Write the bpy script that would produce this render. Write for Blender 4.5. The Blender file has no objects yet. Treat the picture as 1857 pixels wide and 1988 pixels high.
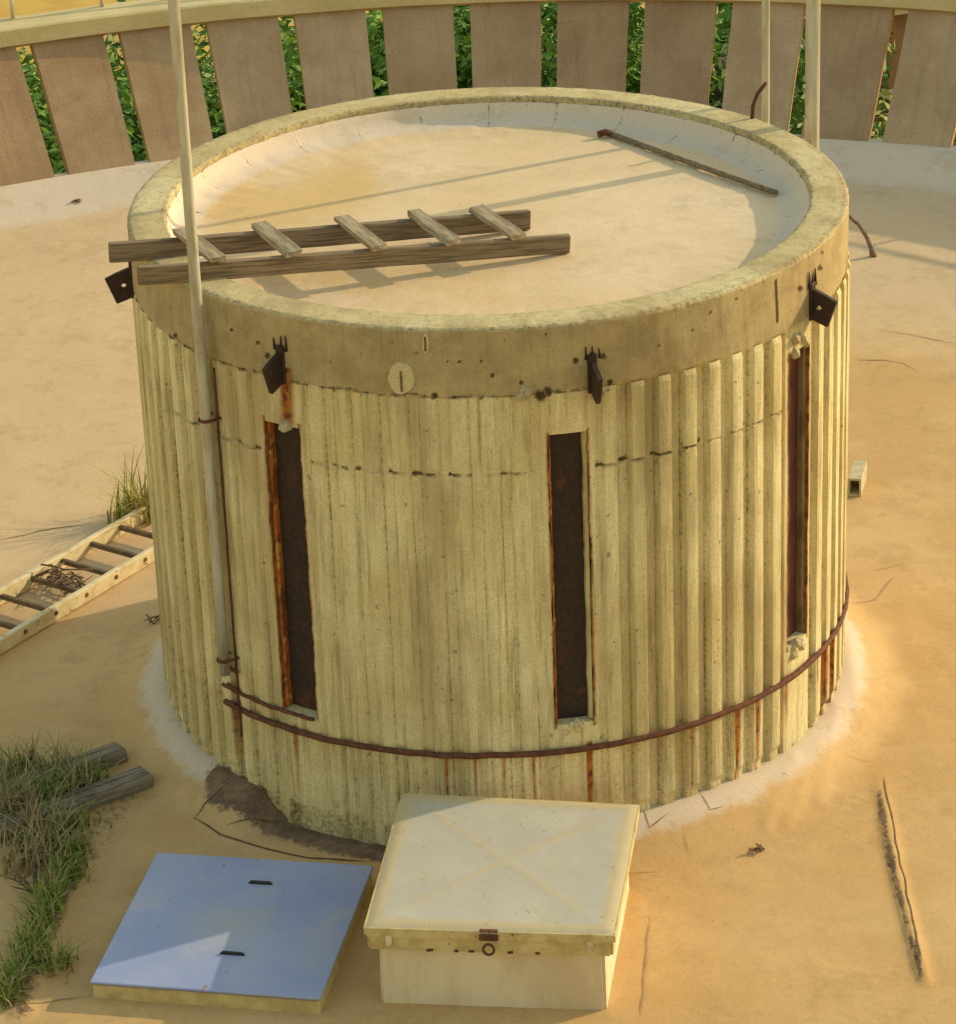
import bpy, bmesh, math, random
from mathutils import Vector, Matrix, noise
random.seed(7)
rad = math.radians
sc = bpy.context.scene
C = sc.collection

# ------------------------------------------------------------------ camera
CAM = Vector((0.0, -17.1198, 8.9484))
FW = Vector((-0.006357, 0.9064113, -0.42234837))
RT = Vector((0.99934442, -0.00929521, -0.03499036))
UP = Vector((0.03564147, 0.42229392, 0.90575798))
FPX = 6305.13                      # focal length in units of a 1857 px wide picture
cam_d = bpy.data.cameras.new('camera'); cam = bpy.data.objects.new('camera', cam_d); C.objects.link(cam)
cam.matrix_world = Matrix(((RT.x, UP.x, -FW.x, CAM.x), (RT.y, UP.y, -FW.y, CAM.y), (RT.z, UP.z, -FW.z, CAM.z), (0, 0, 0, 1)))
cam_d.sensor_fit = 'HORIZONTAL'; cam_d.sensor_width = 36.0; cam_d.lens = FPX / 1857 * 36
cam_d.clip_start = 0.1; cam_d.clip_end = 3000
sc.camera = cam

# ------------------------------------------------------------------ sky, sun, exposure
SUN_AZ, SUN_EL = rad(24.5), rad(21.8)          # azimuth measured from +x towards +y
sdir = Vector((math.cos(SUN_EL) * math.cos(SUN_AZ), math.cos(SUN_EL) * math.sin(SUN_AZ), math.sin(SUN_EL)))
w = bpy.data.worlds.new('World'); sc.world = w; w.use_nodes = True
nt = w.node_tree
sky = nt.nodes.new('ShaderNodeTexSky'); sky.sky_type = 'NISHITA'; sky.sun_disc = False
sky.sun_elevation = SUN_EL; sky.sun_rotation = rad(90) - SUN_AZ
sky.air_density = 2.5; sky.dust_density = 1.5; sky.ozone_density = 0.0
bgn = nt.nodes['Background']; nt.links.new(sky.outputs[0], bgn.inputs[0]); bgn.inputs[1].default_value = 0.15
sl = bpy.data.lights.new('sun', 'SUN'); sl.energy = 2.7; sl.angle = rad(0.55); sl.color = (1.0, 0.80, 0.51)
so = bpy.data.objects.new('sun', sl); C.objects.link(so)
so.rotation_euler = (-sdir).to_track_quat('-Z', 'Y').to_euler(); so.location = sdir * 30
vs = sc.view_settings
vs.view_transform = 'Standard'; vs.look = 'None'; vs.gamma = 1.0; vs.use_curve_mapping = False
vs.exposure = 0.5

# ------------------------------------------------------------------ pixel helpers (1857 x 1988 picture)
def ray(x, y):
    return FW + RT * ((x - 928.5) / FPX) + UP * ((994 - y) / FPX)
def at(x, y, z):
    d = ray(x, y); return CAM + d * ((z - CAM.z) / d.z)
def on_cyl(x, y, r):
    d = ray(x, y); a = d.x ** 2 + d.y ** 2; b = 2 * (CAM.x * d.x + CAM.y * d.y); k = CAM.x ** 2 + CAM.y ** 2 - r * r
    t = (-b - math.sqrt(max(0, b * b - 4 * a * k))) / 2 / a
    return CAM + d * t
def to_px(P):
    d = Vector(P) - CAM; z = d.dot(FW)
    return 928.5 + FPX * d.dot(RT) / z, 994 - FPX * d.dot(UP) / z
def sstep(a, b, x):
    t = min(1, max(0, (x - a) / (b - a))); return t * t * (3 - 2 * t)
def nz(x, y, z=0.0): return noise.noise(Vector((x, y, z)))
def seg_dist(px, py, pts):
    best = 1e9
    for (ax, ay), (bx, by) in zip(pts, pts[1:]):
        dx, dy = bx - ax, by - ay
        t = max(0, min(1, ((px - ax) * dx + (py - ay) * dy) / (dx * dx + dy * dy)))
        best = min(best, math.hypot(px - ax - t * dx, py - ay - t * dy))
    return best

# ------------------------------------------------------------------ objects and tags
def empty(name, label, cat, loc=(0, 0, 0), rz=0.0, group=None):
    o = bpy.data.objects.new(name, None); C.objects.link(o); o.location = loc; o.rotation_euler = (0, 0, rz)
    o.empty_display_size = 0.1
    return tag(o, label, cat, group)
def tag(o, label=None, cat=None, group=None, kind=None):
    if label: o['label'] = label
    if cat: o['category'] = cat
    if group: o['group'] = group
    if kind: o['kind'] = kind
    return o
def link(name, me, mat=None, parent=None, smooth=False):
    if mat and not me.materials: me.materials.append(mat)
    if smooth:
        for p in me.polygons: p.use_smooth = True
    o = bpy.data.objects.new(name, me); C.objects.link(o)
    if parent: o.parent = parent
    return o
def mesh(name, verts, faces, attrs=None):
    me = bpy.data.meshes.new(name); me.from_pydata([tuple(v) for v in verts], [], faces); me.update()
    for k, vals in (attrs or {}).items():
        a = me.attributes.new(k, 'FLOAT', 'POINT'); a.data.foreach_set('value', vals)
    return me
def bm_obj(name, bm, mat, parent=None, smooth=False):
    me = bpy.data.meshes.new(name); bm.normal_update(); bm.to_mesh(me); bm.free()
    return link(name, me, mat, parent, smooth)
def add_box(bm, c, size, rot=None, bevel=0.0, jitter=0.0):
    g = bmesh.ops.create_cube(bm, size=1.0); vs_ = g['verts']
    for v in vs_:
        v.co = Vector((v.co.x * size[0], v.co.y * size[1], v.co.z * size[2]))
        if jitter: v.co += Vector((random.uniform(-1, 1), random.uniform(-1, 1), random.uniform(-1, 1))) * jitter
    if bevel:
        es = list({e for v in vs_ for e in v.link_edges})
        r = bmesh.ops.bevel(bm, geom=es, offset=bevel, segments=1, affect='EDGES', clamp_overlap=True)
        vs_ = list({v for f in r['faces'] for v in f.verts} | {v for v in vs_ if v.is_valid})
    M = rot.to_4x4() if rot else Matrix.Identity(4)
    for v in vs_: v.co = M @ v.co + Vector(c)
    return vs_
def add_bar(bm, a, b, wid, hei, up=Vector((0, 0, 1)), bevel=0.0, jitter=0.0):
    a = Vector(a); b = Vector(b); x = (b - a).normalized(); y = up.cross(x).normalized(); z = x.cross(y)
    R_ = Matrix((x, y, z)).transposed()
    add_box(bm, (a + b) / 2, ((b - a).length, wid, hei), R_, bevel, jitter)
def add_tube(bm, pts, r, n=10, caps=True):
    pts = [Vector(p) for p in pts]; rs = r if isinstance(r, (list, tuple)) else [r] * len(pts)
    rings = []; prev = None
    for i, p in enumerate(pts):
        t = (pts[min(i + 1, len(pts) - 1)] - pts[max(i - 1, 0)]).normalized()
        if prev is None:
            a = Vector((1, 0, 0)) if abs(t.x) < 0.8 else Vector((0, 1, 0)); u = t.cross(a).normalized()
        else:
            u = (prev - t * prev.dot(t)).normalized()
        prev = u; v = t.cross(u)
        rings.append([bm.verts.new(p + (u * math.cos(6.28318 * k / n) + v * math.sin(6.28318 * k / n)) * rs[i]) for k in range(n)])
    for A, B in zip(rings, rings[1:]):
        for k in range(n):
            f = bm.faces.new((A[k], A[(k + 1) % n], B[(k + 1) % n], B[k])); f.smooth = True
    if caps:
        bm.faces.new(rings[0][::-1]); bm.faces.new(rings[-1])
def tube_obj(name, pts, r, mat, parent=None, n=10):
    bm = bmesh.new(); add_tube(bm, pts, r, n); return bm_obj(name, bm, mat, parent)

def bar_obj(name, a, b, wid, hei, mat, parent=None, bevel=0.0, jitter=0.0, segs=1):
    """a board as an object whose own x axis runs along its length, so that grain follows it"""
    a = Vector(a); b = Vector(b); x = (b - a).normalized(); y = Vector((0, 0, 1)).cross(x).normalized(); z = x.cross(y)
    L_ = (b - a).length; bm = bmesh.new(); add_box(bm, (0, 0, 0), (L_, wid, hei), None, bevel, jitter)
    if segs > 1:
        for i in range(1, segs):
            xx = -L_ / 2 + L_ * i / segs
            bmesh.ops.bisect_plane(bm, geom=bm.verts[:] + bm.edges[:] + bm.faces[:], plane_co=(xx, 0, 0), plane_no=(1, 0, 0))
        k = random.uniform(0, 50)
        for v in bm.verts:
            v.co.y += 0.006 * nz(v.co.x * 2.3, k); v.co.z += 0.005 * nz(v.co.x * 2.9, k + 9) + 0.0025 * nz(v.co.x * 11, v.co.y * 30, k)
    o = bm_obj(name, bm, mat, parent); o.matrix_basis = Matrix(((x.x, y.x, z.x, (a.x + b.x) / 2), (x.y, y.y, z.y, (a.y + b.y) / 2), (x.z, y.z, z.z, (a.z + b.z) / 2), (0, 0, 0, 1)))
    return o

# ------------------------------------------------------------------ materials
def new_mat(name):
    m = bpy.data.materials.new(name); m.use_nodes = True
    nt = m.node_tree; b = nt.nodes['Principled BSDF']; return m, nt, b
class N:
    """small node-graph helper"""
    def __init__(s, nt): s.nt = nt
    def add(s, t, **kw):
        n = s.nt.nodes.new(t)
        for k, v in kw.items(): setattr(n, k, v)
        return n
    def L(s, a, b): s.nt.links.new(a, b)
    def coords(s, scale=(1, 1, 1), kind='Object'):
        tc = s.add('ShaderNodeTexCoord'); mp = s.add('ShaderNodeMapping'); s.L(tc.outputs[kind], mp.inputs[0])
        mp.inputs['Scale'].default_value = scale; return mp.outputs[0]
    def noise(s, vec, scale, detail=4, rough=0.55, dist=0.0):
        n = s.add('ShaderNodeTexNoise'); s.L(vec, n.inputs['Vector']); n.inputs['Scale'].default_value = scale
        n.inputs['Detail'].default_value = detail; n.inputs['Roughness'].default_value = rough; n.inputs['Distortion'].default_value = dist
        return n.outputs['Fac']
    def ramp(s, fac, a, b):
        r = s.add('ShaderNodeMapRange'); s.L(fac, r.inputs[0]); r.inputs[1].default_value = a; r.inputs[2].default_value = b
        r.interpolation_type = 'SMOOTHSTEP'; return r.outputs[0]
    def math(s, op, a, b=None):
        n = s.add('ShaderNodeMath', operation=op)
        for i, v in enumerate((a, b)):
            if v is None: continue
            if isinstance(v, (int, float)): n.inputs[i].default_value = v
            else: s.L(v, n.inputs[i])
        n.use_clamp = False; return n.outputs[0]
    def mix(s, fac, a, b, blend='MIX'):
        n = s.add('ShaderNodeMix', data_type='RGBA', blend_type=blend)
        if isinstance(fac, (int, float)): n.inputs[0].default_value = fac
        else: s.L(fac, n.inputs[0])
        for i, v in ((6, a), (7, b)):
            if isinstance(v, tuple): n.inputs[i].default_value = (*v, 1)
            else: s.L(v, n.inputs[i])
        return n.outputs[2]
    def attr(s, name):
        n = s.add('ShaderNodeAttribute', attribute_name=name); return n.outputs['Fac']
    def bump(s, h, strength, dist, b, prev=None):
        n = s.add('ShaderNodeBump'); s.L(h, n.inputs['Height']); n.inputs['Strength'].default_value = strength; n.inputs['Distance'].default_value = dist
        if prev: s.L(prev, n.inputs['Normal'])
        s.L(n.outputs[0], b.inputs['Normal']); return n.outputs[0]

def mat_concrete(name, c0, c1, streak=True, dark=(0.07, 0.045, 0.02), attrs=True, rough=0.9, pits=0.5):
    m, nt, b = new_mat(name); g = N(nt)
    v = g.coords(); vz = g.coords((1, 1, 0.06))
    big = g.ramp(g.noise(v, 1.7, 4), 0.35, 0.68)
    col = g.mix(big, c0, c1)
    fine = g.noise(v, 60, 5, 0.7)
    col = g.mix(g.math('MULTIPLY', g.ramp(fine, 0.40, 0.75), 0.35), col, tuple(x * 0.55 for x in c0))
    if streak:
        s1 = g.ramp(g.noise(vz, 26, 5, 0.7), 0.48, 0.72)
        col = g.mix(g.math('MULTIPLY', s1, 0.80), col, tuple(x * 0.48 for x in c0))
        s2 = g.ramp(g.noise(vz, 60, 3, 0.6), 0.55, 0.75)
        col = g.mix(g.math('MULTIPLY', s2, 0.40), col, tuple(min(1, x * 1.35) for x in c1))
        s3 = g.ramp(g.noise(g.coords((1, 1, 0.12)), 7, 4, 0.6), 0.5, 0.75)
        col = g.mix(g.math('MULTIPLY', s3, 0.40), col, (0.34, 0.25, 0.14))
    gr = g.noise(v, 120, 3, 0.8); col = g.mix(g.math('MULTIPLY', g.ramp(gr, 0.5, 0.72), 0.32), col, tuple(x * 0.5 for x in c0)); col = g.mix(g.math('MULTIPLY', g.ramp(gr, 0.5, 0.3), 0.28), col, tuple(min(1, x * 1.3) for x in c1))
    if streak:
        s4 = g.ramp(g.noise(g.coords((1, 1, 0.3)), 2.2, 5, 0.65), 0.46, 0.66); col = g.mix(g.math('MULTIPLY', s4, 0.55), col, (0.32, 0.245, 0.13) if attrs else tuple(x * 0.7 for x in c0))
    pit = g.ramp(g.noise(v, 22, 2, 0.5), 0.70, 0.76)
    col = g.mix(g.math('MULTIPLY', pit, pits), col, dark)
    if attrs:
        bc = g.mix(g.ramp(g.noise(v, 5, 6, 0.7), 0.38, 0.64), (0.36, 0.275, 0.145), (0.245, 0.185, 0.095))
        bc = g.mix(g.math('MULTIPLY', g.ramp(g.noise(v, 2.6, 9, 0.8), 0.53, 0.59), 0.40), bc, (0.42, 0.34, 0.19)); bc = g.mix(g.math('MULTIPLY', g.ramp(gr, 0.5, 0.7), 0.40), bc, (0.15, 0.11, 0.05))
        col = g.mix(g.math('MULTIPLY', g.attr('band'), 0.78), col, bc)
        edge = g.noise(v, 38, 5, 0.75)
        d = g.ramp(g.math('ADD', g.attr('dirt_shade'), g.math('MULTIPLY', g.math('SUBTRACT', edge, 0.5), 1.3)), 0.25, 0.85)
        col = g.mix(d, col, dark)
        r = g.ramp(g.math('ADD', g.attr('rust'), g.math('MULTIPLY', g.math('SUBTRACT', g.noise(vz, 45, 4, 0.7), 0.5), 0.9)), 0.2, 0.95)
        rc = g.mix(g.ramp(g.noise(v, 18, 3), 0.4, 0.65), (0.35, 0.13, 0.02), (0.12, 0.035, 0.015))
        col = g.mix(r, col, rc)
    g.L(col, b.inputs['Base Color']); b.inputs['Roughness'].default_value = rough; b.inputs['Specular IOR Level'].default_value = 0.25
    h = g.math('ADD', g.math('MULTIPLY', fine, 0.6), g.math('MULTIPLY', pit, -1.0))
    g.bump(h, 0.55, 0.006, b); return m

def mat_membrane(name, base, base2, pale, ochre=(0.50, 0.29, 0.09)):
    m, nt, b = new_mat(name); g = N(nt); v = g.coords()
    col = g.mix(g.ramp(g.noise(v, 0.9, 5, 0.6), 0.35, 0.68), base, base2)
    col = g.mix(g.math('MULTIPLY', g.attr('wash'), 0.75), col, (0.575, 0.455, 0.315))
    blot = g.ramp(g.noise(v, 4.5, 6, 0.65, 0.4), 0.48, 0.72)
    col = g.mix(g.math('MULTIPLY', blot, 0.30), col, tuple(x * 0.72 for x in base))
    sm = g.ramp(g.noise(v, 2.6, 6, 0.7, 0.0), 0.52, 0.75)
    col = g.mix(g.math('MULTIPLY', sm, 0.28), col, tuple(min(1, x * 1.25) for x in base2))
    nn = g.math('MULTIPLY', g.math('SUBTRACT', g.noise(v, 5, 6, 0.7, 0.5), 0.5), 0.8)
    nn3 = g.math('MULTIPLY', g.math('SUBTRACT', g.noise(v, 6, 8, 0.8, 0.2), 0.5), 1.3)
    o = g.ramp(g.math('ADD', g.attr('ochre'), nn3), 0.2, 0.95); col = g.mix(g.math('MULTIPLY', o, 0.8), col, ochre)
    n9 = g.math('MULTIPLY', g.math('SUBTRACT', g.noise(v, 8, 7, 0.75, 0.2), 0.5), 1.1)
    p = g.ramp(g.math('ADD', g.attr('pale'), n9), 0.22, 0.68); col = g.mix(g.math('MULTIPLY', p, 0.85), col, pale)
    n2 = g.math('MULTIPLY', g.math('SUBTRACT', g.noise(v, 24, 7, 0.8, 0.3), 0.5), 1.9)
    d = g.ramp(g.math('ADD', g.math('MULTIPLY', g.attr('dirt_shade'), 1.15), g.math('MULTIPLY', n2, g.ramp(g.attr('dirt_shade'), 0.0, 0.12))), 0.36, 0.74)
    dc = g.mix(g.ramp(g.noise(v, 11, 3), 0.4, 0.65), (0.11, 0.07, 0.045), (0.20, 0.13, 0.085))
    col = g.mix(d, col, dc)
    speck = g.ramp(g.noise(v, 42, 2, 0.5), 0.715, 0.75); col = g.mix(g.math('MULTIPLY', speck, 0.55), col, (0.12, 0.075, 0.03))
    grit = g.noise(v, 95, 3, 0.8); col = g.mix(g.math('MULTIPLY', g.ramp(grit, 0.5, 0.72), 0.30), col, tuple(x * 0.55 for x in base)); col = g.mix(g.math('MULTIPLY', g.ramp(grit, 0.5, 0.3), 0.25), col, tuple(min(1, x * 1.35) for x in base2))
    st = g.ramp(g.noise(v, 1.9, 9, 0.82, 0.0), 0.55, 0.585); col = g.mix(g.math('MULTIPLY', st, 0.20), col, tuple(x * 0.6 for x in base))
    g.L(col, b.inputs['Base Color']); b.inputs['Roughness'].default_value = 0.82; b.inputs['Specular IOR Level'].default_value = 0.3
    hh = g.math('ADD', g.noise(v, 3.4, 4, 0.55, 0.0), g.math('MULTIPLY', g.noise(v, 60, 4, 0.7), 0.07))
    g.bump(hh, 0.4, 0.022, b); return m

def mat_simple(name, c0, c1=None, scale=12, stretch=(1, 1, 1), rough=0.7, metal=0.0, bump=0.0, lo=0.4, hi=0.65, spec=0.4, third=None, detail=5):
    m, nt, b = new_mat(name); g = N(nt); v = g.coords(stretch)
    f = g.noise(v, scale, detail, 0.65)
    col = g.mix(g.ramp(f, lo, hi), c0, c1 or tuple(x * 0.7 for x in c0))
    if third:
        col = g.mix(g.ramp(g.noise(g.coords(), third[1], 4, 0.6), third[2], third[3]), col, third[0])
    g.L(col, b.inputs['Base Color']); b.inputs['Roughness'].default_value = rough; b.inputs['Metallic'].default_value = metal
    b.inputs['Specular IOR Level'].default_value = spec
    if bump: g.bump(f, 0.6, bump, b)
    return m

M = {}
M['wall'] = mat_concrete('drum_concrete', (0.56, 0.47, 0.235), (0.71, 0.64, 0.385))
M['patch'] = mat_concrete('pale_plaster', (0.50, 0.44, 0.24), (0.56, 0.50, 0.30), streak=False, attrs=False, pits=0.3)
M['crumble'] = mat_concrete('broken_concrete', (0.40, 0.33, 0.20), (0.55, 0.47, 0.30), streak=False, attrs=False, pits=0.8)
def mat_panel():
    m, nt, b = new_mat('panel_concrete'); g = N(nt)
    oi = g.add('ShaderNodeObjectInfo'); rnd = oi.outputs['Random']
    def co(sx, sy, sz):
        tc = g.add('ShaderNodeTexCoord'); ad = g.add('ShaderNodeVectorMath', operation='ADD'); cb = g.add('ShaderNodeCombineXYZ')
        g.L(g.math('MULTIPLY', rnd, 57.0), cb.inputs[0]); g.L(g.math('MULTIPLY', rnd, 31.0), cb.inputs[2]); g.L(tc.outputs['Object'], ad.inputs[0]); g.L(cb.outputs[0], ad.inputs[1])
        mp = g.add('ShaderNodeMapping'); g.L(ad.outputs[0], mp.inputs[0]); mp.inputs['Scale'].default_value = (sx, sy, sz); return mp.outputs[0]
    v = co(1, 1, 1); vs_ = co(1, 0.07, 0.07)
    col = g.mix(g.ramp(g.noise(v, 1.6, 5, 0.65), 0.36, 0.66), (0.37, 0.255, 0.15), (0.45, 0.325, 0.20))
    col = g.mix(g.math('MULTIPLY', g.ramp(g.noise(vs_, 13, 6, 0.75), 0.48, 0.72), 0.38), col, (0.22, 0.14, 0.075))
    col = g.mix(g.math('MULTIPLY', g.ramp(g.noise(v, 9, 6, 0.75), 0.52, 0.72), 0.30), col, (0.52, 0.40, 0.25))
    col = g.mix(g.math('MULTIPLY', g.ramp(g.noise(v, 55, 4, 0.8), 0.48, 0.72), 0.50), col, (0.19, 0.12, 0.065))
    dk = g.mix(g.ramp(rnd, 0.0, 1.0), (0.80, 0.76, 0.74), (1.0, 1.0, 1.0)); col = g.mix(1.0, col, dk, 'MULTIPLY')
    g.L(col, b.inputs['Base Color']); b.inputs['Roughness'].default_value = 0.92; b.inputs['Specular IOR Level'].default_value = 0.2
    g.bump(g.noise(v, 45, 5, 0.75), 0.5, 0.008, b); return m
M['panel'] = mat_panel()
M['coping'] = mat_concrete('coping_concrete', (0.50, 0.42, 0.22), (0.58, 0.50, 0.29), streak=False, attrs=False, pits=0.25)
M['roof'] = mat_membrane('roof_membrane', (0.50, 0.315, 0.127), (0.575, 0.387, 0.182), (0.60, 0.51, 0.42))
M['deck'] = mat_membrane('deck_membrane', (0.59, 0.445, 0.26), (0.65, 0.515, 0.35), (0.58, 0.50, 0.42), (0.56, 0.37, 0.14))
M['rust'] = mat_simple('dark_rusted_steel', (0.020, 0.012, 0.010), (0.042, 0.020, 0.013), 30, rough=0.65, bump=0.003, third=((0.075, 0.026, 0.012), 7, 0.58, 0.74))
M['rust_d'] = mat_simple('dark_red_rust', (0.10, 0.028, 0.014), (0.055, 0.02, 0.012), 18, (1, 1, 0.4), rough=0.85, bump=0.003)
M['rust_o'] = mat_simple('orange_rust', (0.40, 0.12, 0.015), (0.12, 0.032, 0.012), 22, (1, 1, 0.35), rough=0.9, bump=0.006, third=((0.50, 0.27, 0.05), 13, 0.56, 0.66))
M['rust_rod'] = mat_simple('rusted_rod', (0.085, 0.030, 0.018), (0.15, 0.055, 0.022), 25, rough=0.85, bump=0.003)
M['frame'] = mat_simple('pale_frame', (0.50, 0.46, 0.24), (0.38, 0.30, 0.12), 10, (1, 1, 0.3), rough=0.8)
M['frame2'] = mat_simple('brown_reveal', (0.26, 0.18, 0.085), (0.15, 0.095, 0.05), 20, (1, 1, 0.3), rough=0.9, bump=0.004)
M['mast'] = mat_simple('galvanised_mast', (0.50, 0.50, 0.42), (0.36, 0.335, 0.24), 16, (1, 1, 0.15), rough=0.45, metal=0.3, third=((0.25, 0.16, 0.08), 6, 0.62, 0.78))
M['wood'] = mat_simple('weathered_wood', (0.25, 0.19, 0.125), (0.115, 0.082, 0.052), 11, (0.3, 8, 8), rough=0.9, bump=0.006, spec=0.2)
M['wood_l'] = mat_simple('grey_slat_wood', (0.36, 0.30, 0.20), (0.20, 0.155, 0.10), 9, (0.5, 5, 5), rough=0.9, bump=0.006, spec=0.2)
M['lad'] = mat_simple('cream_ladder_paint', (0.66, 0.58, 0.38), (0.52, 0.43, 0.25), 9, rough=0.7, third=((0.30, 0.21, 0.11), 14, 0.62, 0.72))
M['rung'] = mat_simple('dark_rung', (0.10, 0.06, 0.03), (0.17, 0.11, 0.05), 20, rough=0.7)
M['plank'] = mat_simple('grey_plank', (0.27, 0.225, 0.17), (0.14, 0.11, 0.08), 9, (0.4, 5, 5), rough=0.95, bump=0.006, spec=0.15)
def mat_hatch():
    m, nt, b = new_mat('white_paint_sky_tint'); g = N(nt); v = g.coords()
    col = g.mix(g.ramp(g.noise(v, 1.7, 6, 0.65), 0.35, 0.68), (0.27, 0.325, 0.56), (0.34, 0.385, 0.56))  # blue of the reflected sky put into the white-grey paint's colour
    col = g.mix(g.math('MULTIPLY', g.ramp(g.noise(v, 3.2, 6, 0.75, 0.3), 0.52, 0.72), 0.45), col, (0.46, 0.44, 0.38))
    col = g.mix(g.math('MULTIPLY', g.ramp(g.noise(g.coords((1, 0.12, 1)), 30, 4, 0.7), 0.60, 0.72), 0.35), col, (0.50, 0.50, 0.52))
    col = g.mix(g.math('MULTIPLY', g.ramp(g.noise(v, 75, 3, 0.8), 0.52, 0.72), 0.28), col, (0.22, 0.24, 0.32))
    col = g.mix(g.math('MULTIPLY', g.ramp(g.noise(v, 14, 3, 0.6), 0.70, 0.74), 0.6), col, (0.24, 0.15, 0.08))
    ln = g.add('ShaderNodeVectorMath', operation='LENGTH'); g.L(v, ln.inputs[0])
    st = g.math('ADD', ln.outputs['Value'], g.math('MULTIPLY', g.noise(v, 4, 5, 0.7), 0.5)); col = g.mix(g.math('MULTIPLY', g.ramp(st, 0.62, 0.28), 0.55), col, (0.43, 0.43, 0.36))
    g.L(col, b.inputs['Base Color']); b.inputs['Roughness'].default_value = 0.45
    g.bump(g.noise(v, 2.5, 3), 0.25, 0.02, b); return m
M['hatch'] = mat_hatch()
M['hatch_e'] = mat_simple('hatch_edge_paint', (0.58, 0.47, 0.22), (0.46, 0.34, 0.14), 9, rough=0.7)
M['slot'] = mat_simple('dark_slot', (0.025, 0.028, 0.03), (0.05, 0.05, 0.05), 20, rough=0.6)
M['boxside'] = mat_simple('cream_box_paint', (0.68, 0.59, 0.41), (0.57, 0.46, 0.29), 4, (1, 1, 0.35), rough=0.75, third=((0.50, 0.44, 0.40), 2.0, 0.55, 0.8))
M['lidside'] = mat_simple('olive_lid_edge', (0.56, 0.47, 0.23), (0.42, 0.32, 0.13), 8, rough=0.6, third=((0.20, 0.12, 0.05), 22, 0.64, 0.72))
M['rail'] = mat_simple('pale_rail', (0.56, 0.53, 0.40), (0.45, 0.40, 0.27), 10, rough=0.5, metal=0.1)
M['crack'] = mat_simple('dark_crack', (0.10, 0.065, 0.03), (0.17, 0.11, 0.06), 20, rough=1.0)
M['cracksoft'] = mat_simple('soft_seam', (0.34, 0.23, 0.11), (0.42, 0.29, 0.15), 12, rough=1.0)
M['block'] = mat_simple('grey_block', (0.50, 0.45, 0.30), (0.40, 0.34, 0.21), 20, rough=0.95, bump=0.004)
M['grass'] = mat_simple('weed_green', (0.11, 0.17, 0.018), (0.25, 0.26, 0.04), 9, rough=0.7, third=((0.36, 0.29, 0.12), 14, 0.50, 0.62))
M['grass2'] = mat_simple('yellow_weed', (0.24, 0.24, 0.03), (0.34, 0.30, 0.06), 7, rough=0.7, third=((0.36, 0.29, 0.12), 9, 0.5, 0.7))
M['straw'] = mat_simple('dry_straw', (0.36, 0.29, 0.15), (0.24, 0.17, 0.08), 9, rough=0.9)
M['twig'] = mat_simple('dry_twig', (0.20, 0.13, 0.075), (0.11, 0.07, 0.04), 20, rough=0.95)
M['bark'] = mat_simple('bark', (0.11, 0.075, 0.045), (0.06, 0.04, 0.028), 9, (1, 1, 0.25), rough=0.95, bump=0.02)
M['soil'] = mat_simple('ochre_field', (0.52, 0.34, 0.07), (0.45, 0.25, 0.055), 0.6, rough=1.0, third=((0.36, 0.28, 0.08), 0.12, 0.55, 0.7))
M['under'] = mat_simple('undergrowth_green', (0.030, 0.062, 0.014), (0.075, 0.115, 0.022), 1.8, rough=0.95, bump=0.2, third=((0.13, 0.13, 0.03), 0.7, 0.58, 0.7))
M['house'] = mat_simple('terracotta_wall', (0.30, 0.17, 0.08), (0.22, 0.12, 0.06), 2, rough=0.95)
M['ledge'] = mat_simple('pale_ledge', (0.62, 0.52, 0.36), (0.50, 0.40, 0.26), 4, rough=0.9)
M['flower'] = mat_simple('orange_blossom', (0.75, 0.22, 0.02), (0.62, 0.32, 0.04), 6, rough=0.8)
def leaf_mat(name, a, b_):
    m = mat_simple(name, a, b_, 1.6, rough=0.55, spec=0.35, lo=0.38, hi=0.62)
    nt = m.node_tree; b = nt.nodes['Principled BSDF']
    b.inputs['Transmission Weight'].default_value = 0.0
    return m
M['leaf0'] = leaf_mat('leaf_green', (0.06, 0.17, 0.02), (0.17, 0.32, 0.03))
M['leaf1'] = leaf_mat('leaf_deep', (0.04, 0.12, 0.022), (0.12, 0.25, 0.03))
M['leaf2'] = leaf_mat('leaf_olive', (0.12, 0.17, 0.022), (0.22, 0.24, 0.04))
# lid of the box: pale bluish-white sheet with rust-tinted rim and pressed cross
def mat_lid():
    m, nt, b = new_mat('pale_lid_paint'); g = N(nt); v = g.coords()
    col = g.mix(g.ramp(g.noise(v, 3, 5, 0.6), 0.35, 0.7), (0.43, 0.42, 0.365), (0.48, 0.465, 0.405))
    nn = g.math('MULTIPLY', g.math('SUBTRACT', g.noise(v, 9, 5, 0.7), 0.5), 0.5)
    col = g.mix(g.math('MULTIPLY', g.ramp(g.math('ADD', g.attr('ochre'), nn), 0.2, 0.8), 0.80), col, (0.51, 0.415, 0.235))
    col = g.mix(g.math('MULTIPLY', g.ramp(g.noise(v, 80, 3, 0.8), 0.5, 0.72), 0.30), col, (0.30, 0.27, 0.20))
    col = g.mix(g.math('MULTIPLY', g.ramp(g.noise(v, 2.3, 8, 0.8), 0.54, 0.60), 0.28), col, (0.42, 0.35, 0.22))
    col = g.mix(g.math('MULTIPLY', g.ramp(g.noise(v, 30, 3, 0.5), 0.69, 0.73), 0.6), col, (0.25, 0.15, 0.07))
    g.L(col, b.inputs['Base Color']); b.inputs['Roughness'].default_value = 0.6
    gr = g.noise(v, 70, 4, 0.8); 
    g.bump(g.math('ADD', g.noise(v, 3.5, 3), g.math('MULTIPLY', gr, 0.08)), 0.35, 0.02, b); return m
M['lid'] = mat_lid()

# ------------------------------------------------------------------ dimensions
R, H = 2.0, 2.9116           # drum radius and height of its rim above the foot line
ZR = -0.12                   # roof level
RIM = 0.215                  # rim thickness
ZF = H - 0.142                # deck inside the rim
def P(th, r, z): return Vector((r * math.sin(rad(th)), -r * math.cos(rad(th)), z))     # th in degrees, 0 faces the camera

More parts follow.
